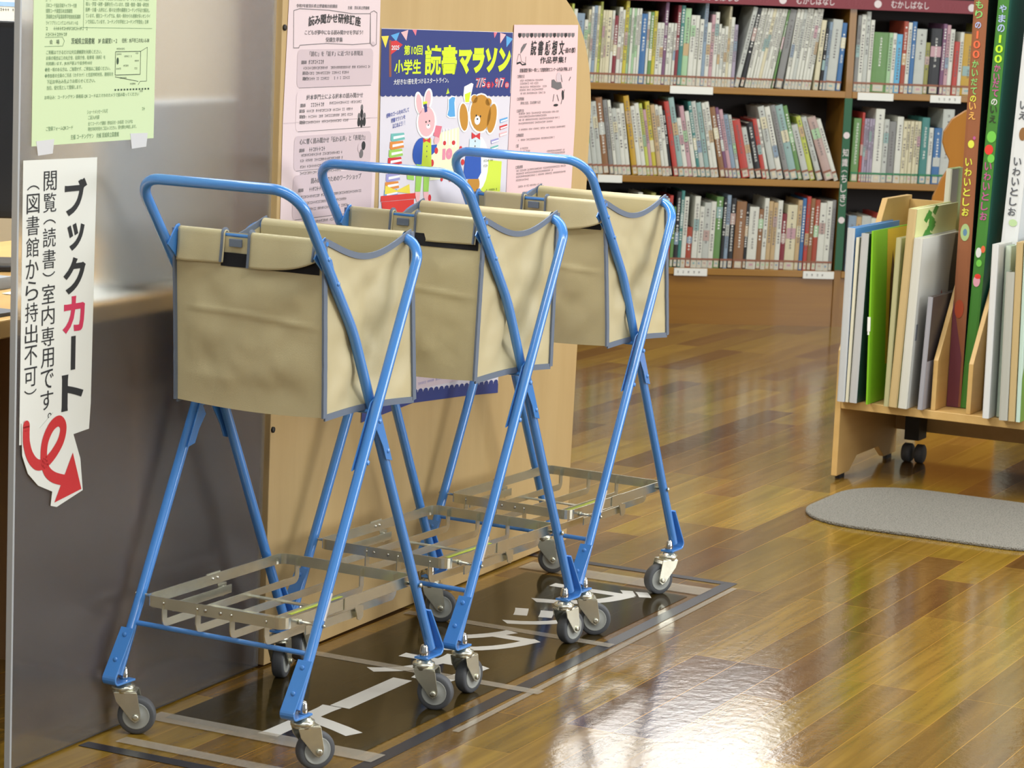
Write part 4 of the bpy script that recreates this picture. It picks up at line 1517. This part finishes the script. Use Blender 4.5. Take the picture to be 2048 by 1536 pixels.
PAL = {'w': ('white', 'cfd1c6'), 'c': ('cream', 'cdc7a8'), 'g': ('grey white', 'b5bab3'), 'y': ('yellow', 'bdb23c'), 'Y': ('yellow green', 'b3bd55'), 'b': ('blue', '3a6a9c'), 'B': ('blue grey', '8296a8'),
       'n': ('green', '628a50'), 'l': ('light green', '9cbf96'), 'd': ('dark red', '7c2b34'), 'r': ('red', 'b04038'), 'p': ('purple', '74506e'), 'k': ('black', '1c1e22'), 't': ('teal', '3f7d78'), 'a': ('pale teal', '8ba8a4'),
       'v': ('lavender', '9f96a8'), 's': ('sky blue', '5fa7cc'), 'o': ('orange', 'c07c34'), 'm': ('mustard', 'b8942f'), 'h': ('grey', '80817f'), 'i': ('pink', 'b8939a'), 'e': ('brown', '86603f'), 'q': ('tan', 'b9a077'),
       'O': ('olive', '8d8c4a'), 'x': ('dusty pink', 'b09890'), 'R': ('rust', '9c4430')}
PGS = mat('book_pages', 'd8d2bd', 0.85)
LBL = mat('spine_label', 'c3bcaa', 0.6)
BAND = mat('label_band', '8c5a44', 0.6)
BANDG = mat('label_band_green', '2f7a52', 0.6)


def cover(k):
    return mat('cover_' + PAL[k][0].replace(' ', '_'), PAL[k][1], 0.42, vary=(30, 0.10))


def cover2(k):
    """same cover with a printed second tone in patches"""
    return cover(k)


def ordinal(n):
    w_ = ['', 'first', 'second', 'third', 'fourth', 'fifth', 'sixth', 'seventh', 'eighth', 'ninth', 'tenth', 'eleventh', 'twelfth', 'thirteenth', 'fourteenth', 'fifteenth', 'sixteenth', 'seventeenth', 'eighteenth', 'nineteenth']
    tens = {2: 'twent', 3: 'thirt', 4: 'fort', 5: 'fift', 6: 'sixt', 7: 'sevent', 8: 'eight', 9: 'ninet'}
    if n < 20:
        return w_[n]
    t, u = divmod(n, 10)
    return tens[t] + 'ieth' if u == 0 else tens[t] + 'y-' + w_[u]


def book_mesh(key, wd, h, dep, band, rnd):
    m = MB()
    t = min(0.0022, wd * 0.2)
    # boards, spine and page block
    m.box((-wd / 2, 0, 0), (-wd / 2 + t, dep, h), 0)
    m.box((wd / 2 - t, 0, 0), (wd / 2, dep, h), 0)
    n = 5
    pts = [(-wd / 2, 0.0)] + [(-wd / 2 * math.cos(PI * k / n), -0.0022 * math.sin(PI * k / n)) for k in range(1, n)] + [(wd / 2, 0.0)]
    m.prism([(x, y, 0) for x, y in pts + [(wd / 2, 0.003), (-wd / 2, 0.003)]], (0, 0, h), 0)
    m.box((-wd / 2 + t, 0.003, 0.003), (wd / 2 - t, dep - 0.003, h - 0.004), 1)
    ys = -0.0028
    iw = min(wd * 0.36, 0.0048)
    # title characters down the spine, label and band at the foot
    z = h - rnd.uniform(0.012, 0.04)
    st = min(wd * 0.62, 0.0105)
    end = h * rnd.uniform(0.25, 0.55)
    while z > end:
        if rnd.random() < 0.9:
            k = rnd.randint(0, 3)
            for (x0, z0, x1, z1) in ([(-1, .3, 1, .5), (-.2, 0, .2, 1)], [(-.9, .7, .9, .9), (-.9, .1, .9, .3), (.3, .1, .7, .9)], [(-.8, 0, -.4, 1), (.2, .2, .7, .9)], [(-.7, .2, .7, .8)])[k]:
                m.add([(x0 * iw, ys, z - st + z0 * st), (x1 * iw, ys, z - st + z0 * st), (x1 * iw, ys, z - st + z1 * st), (x0 * iw, ys, z - st + z1 * st)], [(0, 1, 2, 3)], 2)
        z -= st * 1.15
    if band:
        lw_ = wd * 0.5
        lq = wd * 0.33
        m.add([(-lq, ys - 0.0002, 0.004), (lq, ys - 0.0002, 0.004), (lq, ys - 0.0002, 0.030), (-lq, ys - 0.0002, 0.030)], [(0, 1, 2, 3)], 3)
        m.add([(-lw_, ys - 0.0004, 0.031), (lw_, ys - 0.0004, 0.031), (lw_, ys - 0.0004, 0.039), (-lw_, ys - 0.0004, 0.039)], [(0, 1, 2, 3)], 4)
        m.add([(-lw_ * 0.35, ys - 0.0004, 0.012 + rnd.random() * 0.006), (lw_ * 0.4, ys - 0.0004, 0.014), (lw_ * 0.35, ys - 0.0004, 0.023), (-lw_ * 0.4, ys - 0.0004, 0.022)], [(0, 1, 2, 3)], 5)
    if rnd.random() < 0.45:
        z0 = rnd.uniform(0.3, 0.7) * h
        m.add([(-wd * 0.45, ys + 0.0002, z0), (wd * 0.45, ys + 0.0002, z0), (wd * 0.45, ys + 0.0002, z0 + h * 0.16), (-wd * 0.45, ys + 0.0002, z0 + h * 0.16)], [(0, 1, 2, 3)], 5)
    return m


def shelf_row(tokens, x0, x1, ztop, rowname, bay, side, seed, bandm=BAND, y0=0.010, group=None):
    """tokens: 'key width height lean' in pixel widths; books lean on each other from x0 to x1"""
    rnd = random.Random(seed)
    bk = []
    for tk in tokens.split():
        p = tk.split(':')
        bk.append((p[0], float(p[1]) / 490, float(p[2]) / 490, float(p[3]) if len(p) > 3 else None))
    lean = 0.02
    L_ = []
    for k, wd, h, ln in bk:
        if ln is not None:
            lean = ln
        L_.append((k, wd, h, lean))

    def place(sc_):
        x, prev, out = x0, None, []
        for k, wd, h, ln in L_:
            wd = wd * sc_
            c, s = math.cos(ln), math.sin(ln)
            lift = abs(s) * wd / 2
            # left edge of this book relative to its foot centre, at height z
            def le(z): return -wd / 2 / c + (z - lift) * s / c
            if prev:
                px, pw, ph, pl_, pt_ = prev
                zt = min(ph, h) * 0.97
                need = max((px + pw / 2 / math.cos(pl_) + (z - pt_) * math.tan(pl_)) - le(z) for z in (0.0, zt))
                x = need + 0.0006
            else:
                x = x0 + wd / 2
            out.append((x, wd, h, ln, lift, k))
            prev = (x, wd, h, ln, lift)
        return out
    sc_ = 1.0
    for it in range(14):
        out = place(sc_)
        sc_ *= ((x1 - x0) / (out[-1][0] + out[-1][1] / 2 - x0)) ** 0.9
    out = place(sc_)
    n = len(out)
    for i, (x, wd, h, ln, lift, k) in enumerate(out):
        m = book_mesh(k, wd, h, 0.20 if h > 0.2 else 0.17, True, rnd)
        dark = k in 'kdptbneR'
        o = m.build('picture_book', [cover(k), PGS, PAPER_W if dark else INKG, LBL, bandm, cover(rnd.choice('gcaBlqix'))], None)
        o.location = K_O + KX_ * x + KY_ * (y0 + rnd.uniform(0, 0.008)) + Vector((0, 0, ztop + lift + 0.0006))
        o.rotation_euler = (0, ln, K_YAW)
        num = ordinal(n - i if side == 'left' else i + 1)
        th = 'thick' if wd > 0.028 else 'thin' if wd < 0.0125 else ''
        lab = ' '.join([q for q in (th, PAL[k][0], 'picture book on the ' + rowname + ' shelf,', num, ('left' if side == 'left' else 'right'), 'of the upright') if q])
        tag(o, lab, 'book', group or 'picture books on the ' + rowname + ' shelf')


R1L = ("Y:5:150:.025 w:7:140 B:15:132 w:7:120 c:5:140 w:5:146 B:7:148 c:5:148 Y:5:156 c:5:140 c:4:140 c:9:140 w:5:140 d:8:130 w:7:147 w:5:142 y:7:160 l:5:146 w:5:146 l:5:146 w:5:146 w:5:146 b:12:136 w:5:140 n:7:140 y:7:142 "
       "w:7:120 w:7:120 p:7:160 w:6:120 w:6:120 w:5:120 d:7:155 t:8:155 l:12:150 w:10:137 w:8:137 w:8:130 B:7:168 w:8:124 i:7:140 w:8:145 w:5:122 w:7:114 w:6:118 c:5:157 w:7:136 v:7:122 "
       "g:9:160:.20 k:8:158:.19 w:6:158:.175 w:6:158 w:5:158 w:6:158 c:6:158 w:5:158 w:6:158 w:6:158 w:5:158 n:4:157:.17 h:14:157:.15 w:7:158:.125 w:6:158 g:7:158 w:6:160 w:7:160:.12 w:6:158 w:7:160 w:6:160 c:10:138:.08 k:6:122:.07 B:6:135:.07 g:20:140:.065 b:10:134:.055")
R1R = "h:6:150:.02 w:7:152 g:7:158 w:6:142 n:24:118 l:6:118 w:6:118 s:9:116 R:7:142 w:6:140 b:7:142 g:16:128 O:7:102 k:18:130 p:6:140 i:6:138 w:7:130 r:8:106 w:6:125 m:20:122 w:6:125 O:7:142 c:15:126 w:7:140 w:8:136 g:14:152 w:6:140 h:6:138 w:8:130 c:9:140 B:8:135 w:9:140 t:8:130 w:10:138 c:8:132 w:8:140"
R2L = ("w:8:130:-.15 o:11:142 w:8:120 g:10:146 g:9:146 g:9:142 e:12:150 h:8:146 w:6:146 g:8:130 w:8:130 w:8:140 m:10:156:-.17 w:8:136 w:8:142 Y:6:142 i:6:130 y:8:146 q:8:140 w:6:140 w:7:138 k:5:130 r:9:148:-.19 a:10:156 w:8:116 i:8:140 w:8:130 t:6:150 g:9:150 a:9:148 w:6:148 "
       "w:8:150 e:10:140:-.21 p:6:140 i:7:136 B:8:126 g:6:126 r:15:116:-.23 g:10:102 k:12:112 r:8:120 w:6:120 g:12:146:-.25 w:10:146 h:10:150:-.27 a:14:150 n:8:150 g:12:112:-.29 Y:9:130 g:10:130:-.32 x:16:130:-.35 w:8:128")
R2R = "n:12:126:.015 r:4:138 v:4:126 v:4:126 v:4:126 v:4:126 w:14:146 g:8:126 h:12:122 w:10:132 c:6:124 c:5:124 c:6:124 c:5:124 c:6:124 t:12:132 w:8:112 b:12:112 g:18:150 c:16:108 w:8:120 l:7:124 w:9:130 B:8:128 c:9:122 w:8:135 g:12:130 w:8:126 t:7:120 c:10:130 w:9:128 w:9:134"
R3L = ("w:8:130:.022 c:9:138 r:7:132 n:8:140 w:9:136 k:8:130 c:8:128 b:7:140 w:8:136 o:7:130 w:9:134 k:8:132 w:8:146 p:8:112 c:7:140 O:8:146 w:7:132 k:8:140 w:10:136 r:6:142 n:6:120 k:8:150 t:6:152 w:8:140 R:10:80 w:10:142 w:8:122 g:12:130 w:9:132 n:12:142 k:6:140 B:7:146 "
       "k:10:140 e:18:134 k:6:130 w:17:124 e:9:120 w:8:142 q:8:136 q:8:134 w:9:138 d:9:112 c:18:130 q:8:140 b:7:144 r:7:148 e:8:144 R:9:142 w:12:136 w:10:140 h:7:142")
R3R = "B:12:112:.02 q:8:110 g:14:112 w:8:108 r:6:118 w:10:112 k:9:104 c:9:116 w:8:110 n:8:118 w:9:112 b:8:116 c:10:120 w:9:114 g:10:118 i:8:110 w:9:120 c:10:112"
shelf_row(R1L, -0.64, DV - 0.034, TOPS[2], 'upper', 'left', 'left', 1)
shelf_row(R1R, DV + 0.018, 1.42, TOPS[2], 'upper', 'right', 'right', 2)
shelf_row(R2L, -0.60, DV - 0.020, TOPS[1], 'middle', 'left', 'left', 3)
shelf_row(R2R, DV + 0.030, 1.30, TOPS[1], 'middle', 'right', 'right', 4, BANDG)
shelf_row(R3L, -0.56, DV - 0.026, TOPS[0], 'lowest', 'left', 'left', 5)
shelf_row(R3R, DV + 0.030, 1.02, TOPS[0], 'lowest', 'right', 'right', 6)

# orange board with a curved outline behind the bin
half = [(0.0, 1.012), (0.040, 1.000), (0.080, 0.972), (0.104, 0.930), (0.106, 0.895), (0.094, 0.862), (0.080, 0.838), (0.082, 0.812), (0.100, 0.780), (0.125, 0.72), (0.135, 0.65), (0.130, 0.30), (0.130, 0.0)]
b = MB()
b.prism([(x, 0, z) for x, z in half] + [(-x, 0, z) for x, z in half[::-1][:-1]], (0, 0.025, 0))
o = b.build('curved_board', wood('orange_board', '9c6424', 'b0782e', (14, 14, 1.5), 0.35, 0.6, 0.1), loc=(1.462, 8.6, 0.0005), rz=-0.1, bevel=0.003)
tag(o, 'orange wooden board with a waisted curved outline behind the tall books', 'board')

# ------------------------------------------------------------------ picture book bin
bn = thing('book_bin', 'pale wooden picture book bin on casters with slanted dividers', 'book bin', B_O, B_YAW)
BW = 1.90


def bin_pt(x, y, z):
    return B_O + Vector((math.cos(B_YAW), math.sin(B_YAW), 0)) * x + Vector((-math.sin(B_YAW), math.cos(B_YAW), 0)) * y + Vector((0, 0, z))


b = MB()
b.box((0.0055, 0, 0.206), (BW - 0.0125, 0.48, 0.230))
b.build('bottom_board', BINW, bn, bevel=0.0015)
for x in (0, BW - 0.019):
    b = MB()
    pf = [(0, 0.012), (0.10, 0.012), (0.16, 0.05), (0.34, 0.05), (0.40, 0.012), (0.50, 0.012), (0.50, 0.782), (0.285, 0.782), (0.0, 0.37)]
    b.prism([(x - 0.012, y, z) for y, z in pf], (0.017, 0, 0))
    sp = b.build('side_panel', BINW, bn, bevel=0.0015)
    for y in (0.05, 0.45):
        b = MB()
        b.box((x - 0.010, y - 0.02, 0.0), (x + 0.003, y + 0.02, 0.0118))
        b.build('foot_pad', BLK, sp)
for x in (0.266, 0.3668, 0.66, 0.76):
    b = MB()
    b.prism([(x, y, z) for y, z in [(0.004, 0.2305), (0.47, 0.2305), (0.47, 0.765), (0.285, 0.765), (0.004, 0.37)]], (0.013, 0, 0))
    b.build('divider', BINW, bn, bevel=0.001)
b = MB()
b.box((0.0055, 0.482, 0.085), (BW - 0.0125, 0.497, 0.77))
b.build('back_panel', BINW, bn)
for x in (0.085, 0.95, 1.80):
    b = MB()
    b.box((x - 0.022, 0.40, 0.07), (x + 0.022, 0.47, 0.2055))
    cs = b.build('caster', BLK, bn)
    b = MB()
    b.lathe([(0.024, -0.014), (0.028, -0.010), (0.028, 0.010), (0.024, 0.014)], (x - 0.018, 0.43, 0.028), (1, 0, 0), 20)
    b.lathe([(0.024, -0.012), (0.028, -0.009), (0.028, 0.009), (0.024, 0.012)], (x + 0.02, 0.43, 0.028), (1, 0, 0), 20)
    b.build('wheel', RUBBER, cs)


def bin_book(name, label, x, y, z, wd, h, dep, lean, spine, cov, page=None, art=None, soft=False, group='picture books in the bin'):
    """upright book, spine to the front; x = left foot of the spine in bin coordinates"""
    m = MB()
    t = min(0.003, wd * 0.25)
    m.box((0, 0.001, 0), (t, dep, h), 0)
    m.box((wd - t, 0.001, 0), (wd, dep, h), 0)
    m.box((t, 0.004, 0.003), (wd - t, dep - 0.003, h - 0.004), 2)
    m.prism([(0, 0.001, 0), (wd * 0.2, -0.0015, 0), (wd * 0.8, -0.0015, 0), (wd, 0.001, 0), (wd, 0.004, 0), (0, 0.004, 0)], (0, 0, h), 1)
    o = m.build(name, [cov, spine, page or PGS], None)
    lift = max(0.0, math.sin(lean)) * wd
    o.location = bin_pt(x, y, z + lift)
    o.rotation_euler = (0, lean, B_YAW)
    tag(o, label, 'book', group)
    return o


cv = lambda n, c: mat('bin_' + n, c, 0.42)
GW = cv('grey_white', 'b9bcbd')
bin_book('picture_book', 'thick grey white book with a blue back cover, leftmost in the bin', 0.0062, -0.037, 0.2315, 0.022, 0.487, 0.37, 0.0, GW, cv('blue_cover', '4f8fd2'))
bin_book('picture_book', 'slim cream book second from the left in the bin', 0.0290, -0.034, 0.2315, 0.010, 0.462, 0.30, 0.006, cv('cream_cover', 'd3cfb8'), cv('cream_cover', 'd3cfb8'))
bin_book('picture_book', 'grey white book with a dark teal cover, left of the green book', 0.0415, -0.035, 0.2315, 0.022, 0.475, 0.35, 0.012, cv('pale_grey', 'b4b5b4'), cv('dark_teal_cover', '2e4f4d'))
gb = bin_book('picture_book', 'thin bright green stapled book with a yellow corner in the bin', 0.0905, -0.035, 0.2315, 0.006, 0.484, 0.36, -0.030, cv('green_cover', '7cb81f'), cv('green_cover', '7cb81f'))
b = MB()
b.add([(0.0064, 0.130, 0.10), (0.0064, 0.355, 0.10), (0.0064, 0.355, 0.482), (0.0064, 0.115, 0.482)], [(0, 1, 2, 3)], 0)
b.add([(0.0067, 0.150, 0.05), (0.0067, 0.34, 0.05), (0.0067, 0.34, 0.36), (0.0067, 0.20, 0.41), (0.0067, 0.185, 0.36), (0.0067, 0.165, 0.42), (0.0067, 0.150, 0.34)], [(0, 1, 2, 3, 4, 5, 6)], 1)
b.build('cover_picture', [cv('yellow_patch', 'd8b22a'), cv('dark_brown_patch', '5a3a1c')], gb)
b = MB()
for z in (0.175, 0.190):
    b.box((-0.001, -0.0022, z + 0.02), (0.004, -0.0014, z + 0.030))
b.box((-0.002, -0.003, 0.205), (0.0065, -0.0012, 0.245))
b.build('barcode_label', PAPER_W, gb)
bin_book('picture_book', 'olive beige book just right of the bright green book', 0.141, -0.030, 0.2315, 0.015, 0.470, 0.30, 0.012, cv('olive_beige', 'aeaa80'), cv('olive_beige', 'aeaa80'))
tb_ = bin_book('picture_book', 'tall tan spined book with a green plant on its pale yellow cover', 0.1565, -0.032, 0.2315, 0.024, 0.553, 0.36, 0.038, cv('tan_spine', 'bfa777'), cv('pale_yellow_cover', 'd3d79a'))
b = MB()
rp_ = random.Random(5)
for i in range(16):
    y, z = 0.09 + rp_.uniform(0, 0.07), 0.40 + i * 0.0092
    a = rp_.uniform(-0.5, 0.5)
    b.add([(0.0243 + i * 1e-5, y - 0.022, z), (0.0243 + i * 1e-5, y + 0.004, z - 0.010), (0.0243 + i * 1e-5, y + 0.030, z + 0.010 + a * 0.01), (0.0243 + i * 1e-5, y, z + 0.018)], [(0, 1, 2, 3)], 0)
b.add([(0.0246, 0.11, 0.35), (0.0246, 0.135, 0.35), (0.0246, 0.130, 0.54), (0.0246, 0.115, 0.54)], [(0, 1, 2, 3)], 0)
b.build('cover_picture', cv('plant_green', '3f8a35'), tb_)
wbk = bin_book('picture_book', 'white book with a red mark and dark edge on its cover, in the bin', 0.1850, -0.035, 0.2315, 0.025, 0.474, 0.36, 0.031, cv('white_spine', 'c9c8bd'), cv('white_cover', 'cfd0ca'))
b = MB()
b.add([(0.0253, 0.245, 0.02), (0.0253, 0.357, 0.02), (0.0253, 0.357, 0.470), (0.0253, 0.285, 0.470), (0.0253, 0.265, 0.36), (0.0253, 0.27, 0.2)], [(0, 1, 2, 3, 4, 5)], 0)
b.add([(0.0256, 0.19, 0.225), (0.0256, 0.215, 0.225), (0.0256, 0.222, 0.29), (0.0256, 0.207, 0.318), (0.0256, 0.195, 0.29)], [(0, 1, 2, 3, 4)], 1)
b.build('cover_picture', [cv('slate_patch', '4a525c'), cv('red_feather', 'c8452c')], wbk)
b = MB()
b.box((0.0251, 0.014, 0.19), (0.0256, 0.028, 0.235))
b.build('barcode_label', cv('grey_label', '7c8088'), wbk)
hb = bin_book('picture_book', 'short grey book with a dark photograph cover beside the first divider', 0.236, -0.020, 0.2315, 0.014, 0.315, 0.24, 0.030, cv('grey_spine', '9b9aa0'), cv('dark_photo_cover', '4c4443'))
b = MB()
b.add([(0.0143, 0.0, 0.0), (0.0143, 0.235, 0.0), (0.0143, 0.235, 0.135), (0.0143, 0.0, 0.135)], [(0, 1, 2, 3)], 0)
b.build('cover_picture', cv('pale_lower_cover', 'a8a6ad'), hb)
bt = bin_book('picture_book', 'tall pale book with a green fading cover standing at the bin back', 0.1445, 0.345, 0.2315, 0.018, 0.645, 0.125, 0.015, cv('pale_cream_spine', 'd4d2bd'), cv('pale_green_cover', 'b5c98f'))
b = MB()
b.add([(0.0183, 0.0, 0.02), (0.0183, 0.06, 0.02), (0.0183, 0.06, 0.642), (0.0183, 0.0, 0.642)], [(0, 1, 2, 3)], 0)
b.build('cover_picture', cv('pale_left_cover', 'd0d2cb'), bt)

# the very tall books between the dividers
BIGH = 1.28
m1 = bin_book('tall_book', 'very tall brown spined book with green and orange lettering', 0.2805, 0.10, 0.2315, 0.040, BIGH, 0.33, 0.0, cv('bark_brown', '8d5636'), cv('near_black_green', '12201a'), group='very tall books in the bin')


def spine_text(parent, items, wd, x0=0.0, y=-0.0022):
    npic = 0
    for kind, *a in items:
        if kind == 't':
            s_, ztop_, step, size, m = a
            p = Print(lambda x, z, d: (x, y - d, z), base=0.0009)
            z = ztop_
            for ch_ in s_:
                sz = size * (0.3 if ch_ == '1' else 1)
                p.text(ch_, x0 + wd / 2 - sz / 2, z - step * 0.92, 0.05, m, 1, 0.0010, width=sz, height=step * 0.80)
                z -= step
            p.build('spine_lettering', parent)
        else:
            cx, cz, rx, rz_, m = a
            q = Print(lambda x, z, d: (x, y - d, z), base=0.0004)
            q.ell(cx, cz, rx, rz_, m, npic * 0.5)
            npic += 1
            q.build('spine_picture', parent)


SG, SBL, SOR, SYG, SPK = cv('letter_green', '7fc06a'), cv('letter_blue', 'a9b7dd'), cv('letter_orange', 'd9653f'), cv('letter_yellow', 'd3d64a'), cv('letter_pink', 'b5568c')
SW_, SCR, SDK = cv('letter_white', 'd7d7d2'), cv('letter_apricot', 'e0aa55'), cv('letter_dark', '2f3a26')
zt = lambda v: 1.359 - v * 0.001318 - 0.2315 + 0.005      # height on the spine from the row in the photo
spine_text(m1, [('t', 'もり', zt(4), 0.0265, 0.021, SG), ('t', 'の', zt(48), 0.022, 0.017, SBL), ('t', '100', zt(66), 0.0265, 0.020, SOR), ('t', 'かいだて', zt(127), 0.0245, 0.018, SG), ('t', 'の', zt(200), 0.022, 0.017, SYG), ('t', 'いえ', zt(214), 0.026, 0.020, SCR),
                ('e', 0.02, zt(303), 0.009, 0.011, SYG), ('e', 0.028, zt(290), 0.004, 0.005, SPK), ('t', 'いわいとしお', zt(330), 0.0275, 0.020, SYG),
                ('e', 0.020, zt(488), 0.013, 0.024, cv('moss', '9fb47a')), ('e', 0.020, zt(488), 0.006, 0.010, cv('steel_blue', '5b7f9a')), ('e', 0.018, zt(650), 0.013, 0.026, cv('rust_red', 'a34426'))], 0.034)
b = MB()
b.add([(0, -0.0019, 0.0), (0.034, -0.0019, 0.0), (0.034, -0.0019, 0.14), (0, -0.0019, 0.30)], [(0, 1, 2, 3)], 0)
b.build('spine_picture', cv('plum_brown', '6a3440'), m1)
m2 = bin_book('tall_book', 'very tall green spined book with a dark teal cover, by the second divider', 0.3210, 0.098, 0.2315, 0.031, BIGH, 0.33, 0.0245, cv('leaf_green', '3f7a2e'), cv('deep_teal_cover', '2a6658'), group='very tall books in the bin')
spine_text(m2, [('t', 'やまの', zt(10), 0.0265, 0.020, SBL), ('t', '100', zt(72), 0.027, 0.021, cv('letter_lime', 'b8e62a')), ('t', 'かい', zt(133), 0.0245, 0.018, SPK), ('t', 'だて', zt(166), 0.0245, 0.018, SPK), ('t', 'の', zt(204), 0.022, 0.017, SW_), ('t', 'いえ', zt(218), 0.026, 0.020, SDK),
                ('e', 0.018, zt(285), 0.013, 0.016, cv('bright_leaf', '6fc04a')), ('e', 0.014, zt(312), 0.012, 0.014, cv('toadstool', 'd83a2e')), ('e', 0.022, zt(330), 0.010, 0.012, cv('bright_leaf', '6fc04a')), ('t', 'いわいとしお', zt(336), 0.0275, 0.020, SPK),
                ('e', 0.012, zt(528), 0.008, 0.014, SW_), ('e', 0.024, zt(520), 0.006, 0.010, SOR), ('e', 0.016, zt(550), 0.008, 0.010, cv('bright_leaf', '6fc04a')), ('e', 0.014, zt(588), 0.010, 0.016, cv('pale_pink', 'd79aa8')), ('e', 0.016, zt(578), 0.009, 0.007, cv('toadstool', 'd83a2e'))], 0.033)
m3 = bin_book('tall_book', 'very tall white spined book with dark lettering at the right edge', 0.385, 0.10, 0.2315, 0.046, BIGH, 0.33, 0.040, cv('cloud_white', 'd3d6d6'), cv('cloud_cover', 'c4cdd2'), group='very tall books in the bin')
spine_text(m3, [('t', 'いわいとしお', zt(322), 0.0275, 0.022, cv('letter_slate', '55585e')), ('t', 'いえ', zt(205), 0.028, 0.022, cv('letter_slate', '55585e')), ('e', 0.028, zt(275), 0.010, 0.018, cv('acorn', '8a6238')), ('e', 0.028, zt(460), 0.012, 0.01, cv('pale_leaf', 'b5cf9c'))], 0.044)

bin_book('picture_book', 'slim white book just right of the second divider', 0.4265, -0.035, 0.2315, 0.018, 0.476, 0.125, -0.012, cv('clean_white', 'd3d4d2'), cv('clean_white', 'd3d4d2'))
bin_book('picture_book', 'pale mint covered book behind the slim white book', 0.4500, 0.015, 0.2315, 0.016, 0.470, 0.075, -0.014, cv('mint_spine', 'c8d6c4'), cv('mint_cover', 'bcd0b8'))
bin_book('picture_book', 'thick grey softcover book leaning left in front of the mint book', 0.4735, -0.036, 0.2315, 0.024, 0.405, 0.05, -0.022, cv('warm_grey', 'b0b0a6'), cv('grey_green_cover', '8d9a92'))
bin_book('picture_book', 'tan spined tall book left of the picture cover at the right edge', 0.4990, -0.035, 0.2315, 0.019, 0.487, 0.34, -0.024, cv('tan_spine', 'bfa777'), cv('tan_spine', 'bfa777'))
rb = bin_book('picture_book', 'book with a pale green picture cover at the right edge of the photo', 0.5205, -0.035, 0.2315, 0.012, 0.487, 0.36, -0.024, cv('pale_aqua', 'bcd3c6'), cv('pale_aqua', 'bcd3c6'))
b = MB()
b.add([(0.0123, 0.0, 0.0), (0.0123, 0.10, 0.0), (0.0123, 0.10, 0.15), (0.0123, 0.03, 0.19), (0.0123, 0.0, 0.12)], [(0, 1, 2, 3, 4)], 0)
b.add([(0.0123, 0.01, 0.25), (0.0123, 0.09, 0.24), (0.0123, 0.08, 0.33), (0.0123, 0.02, 0.31)], [(0, 1, 2, 3)], 1)
b.build('cover_picture', [cv('fern_green', '6f9a4c'), cv('bark_patch', '8a6a42')], rb)
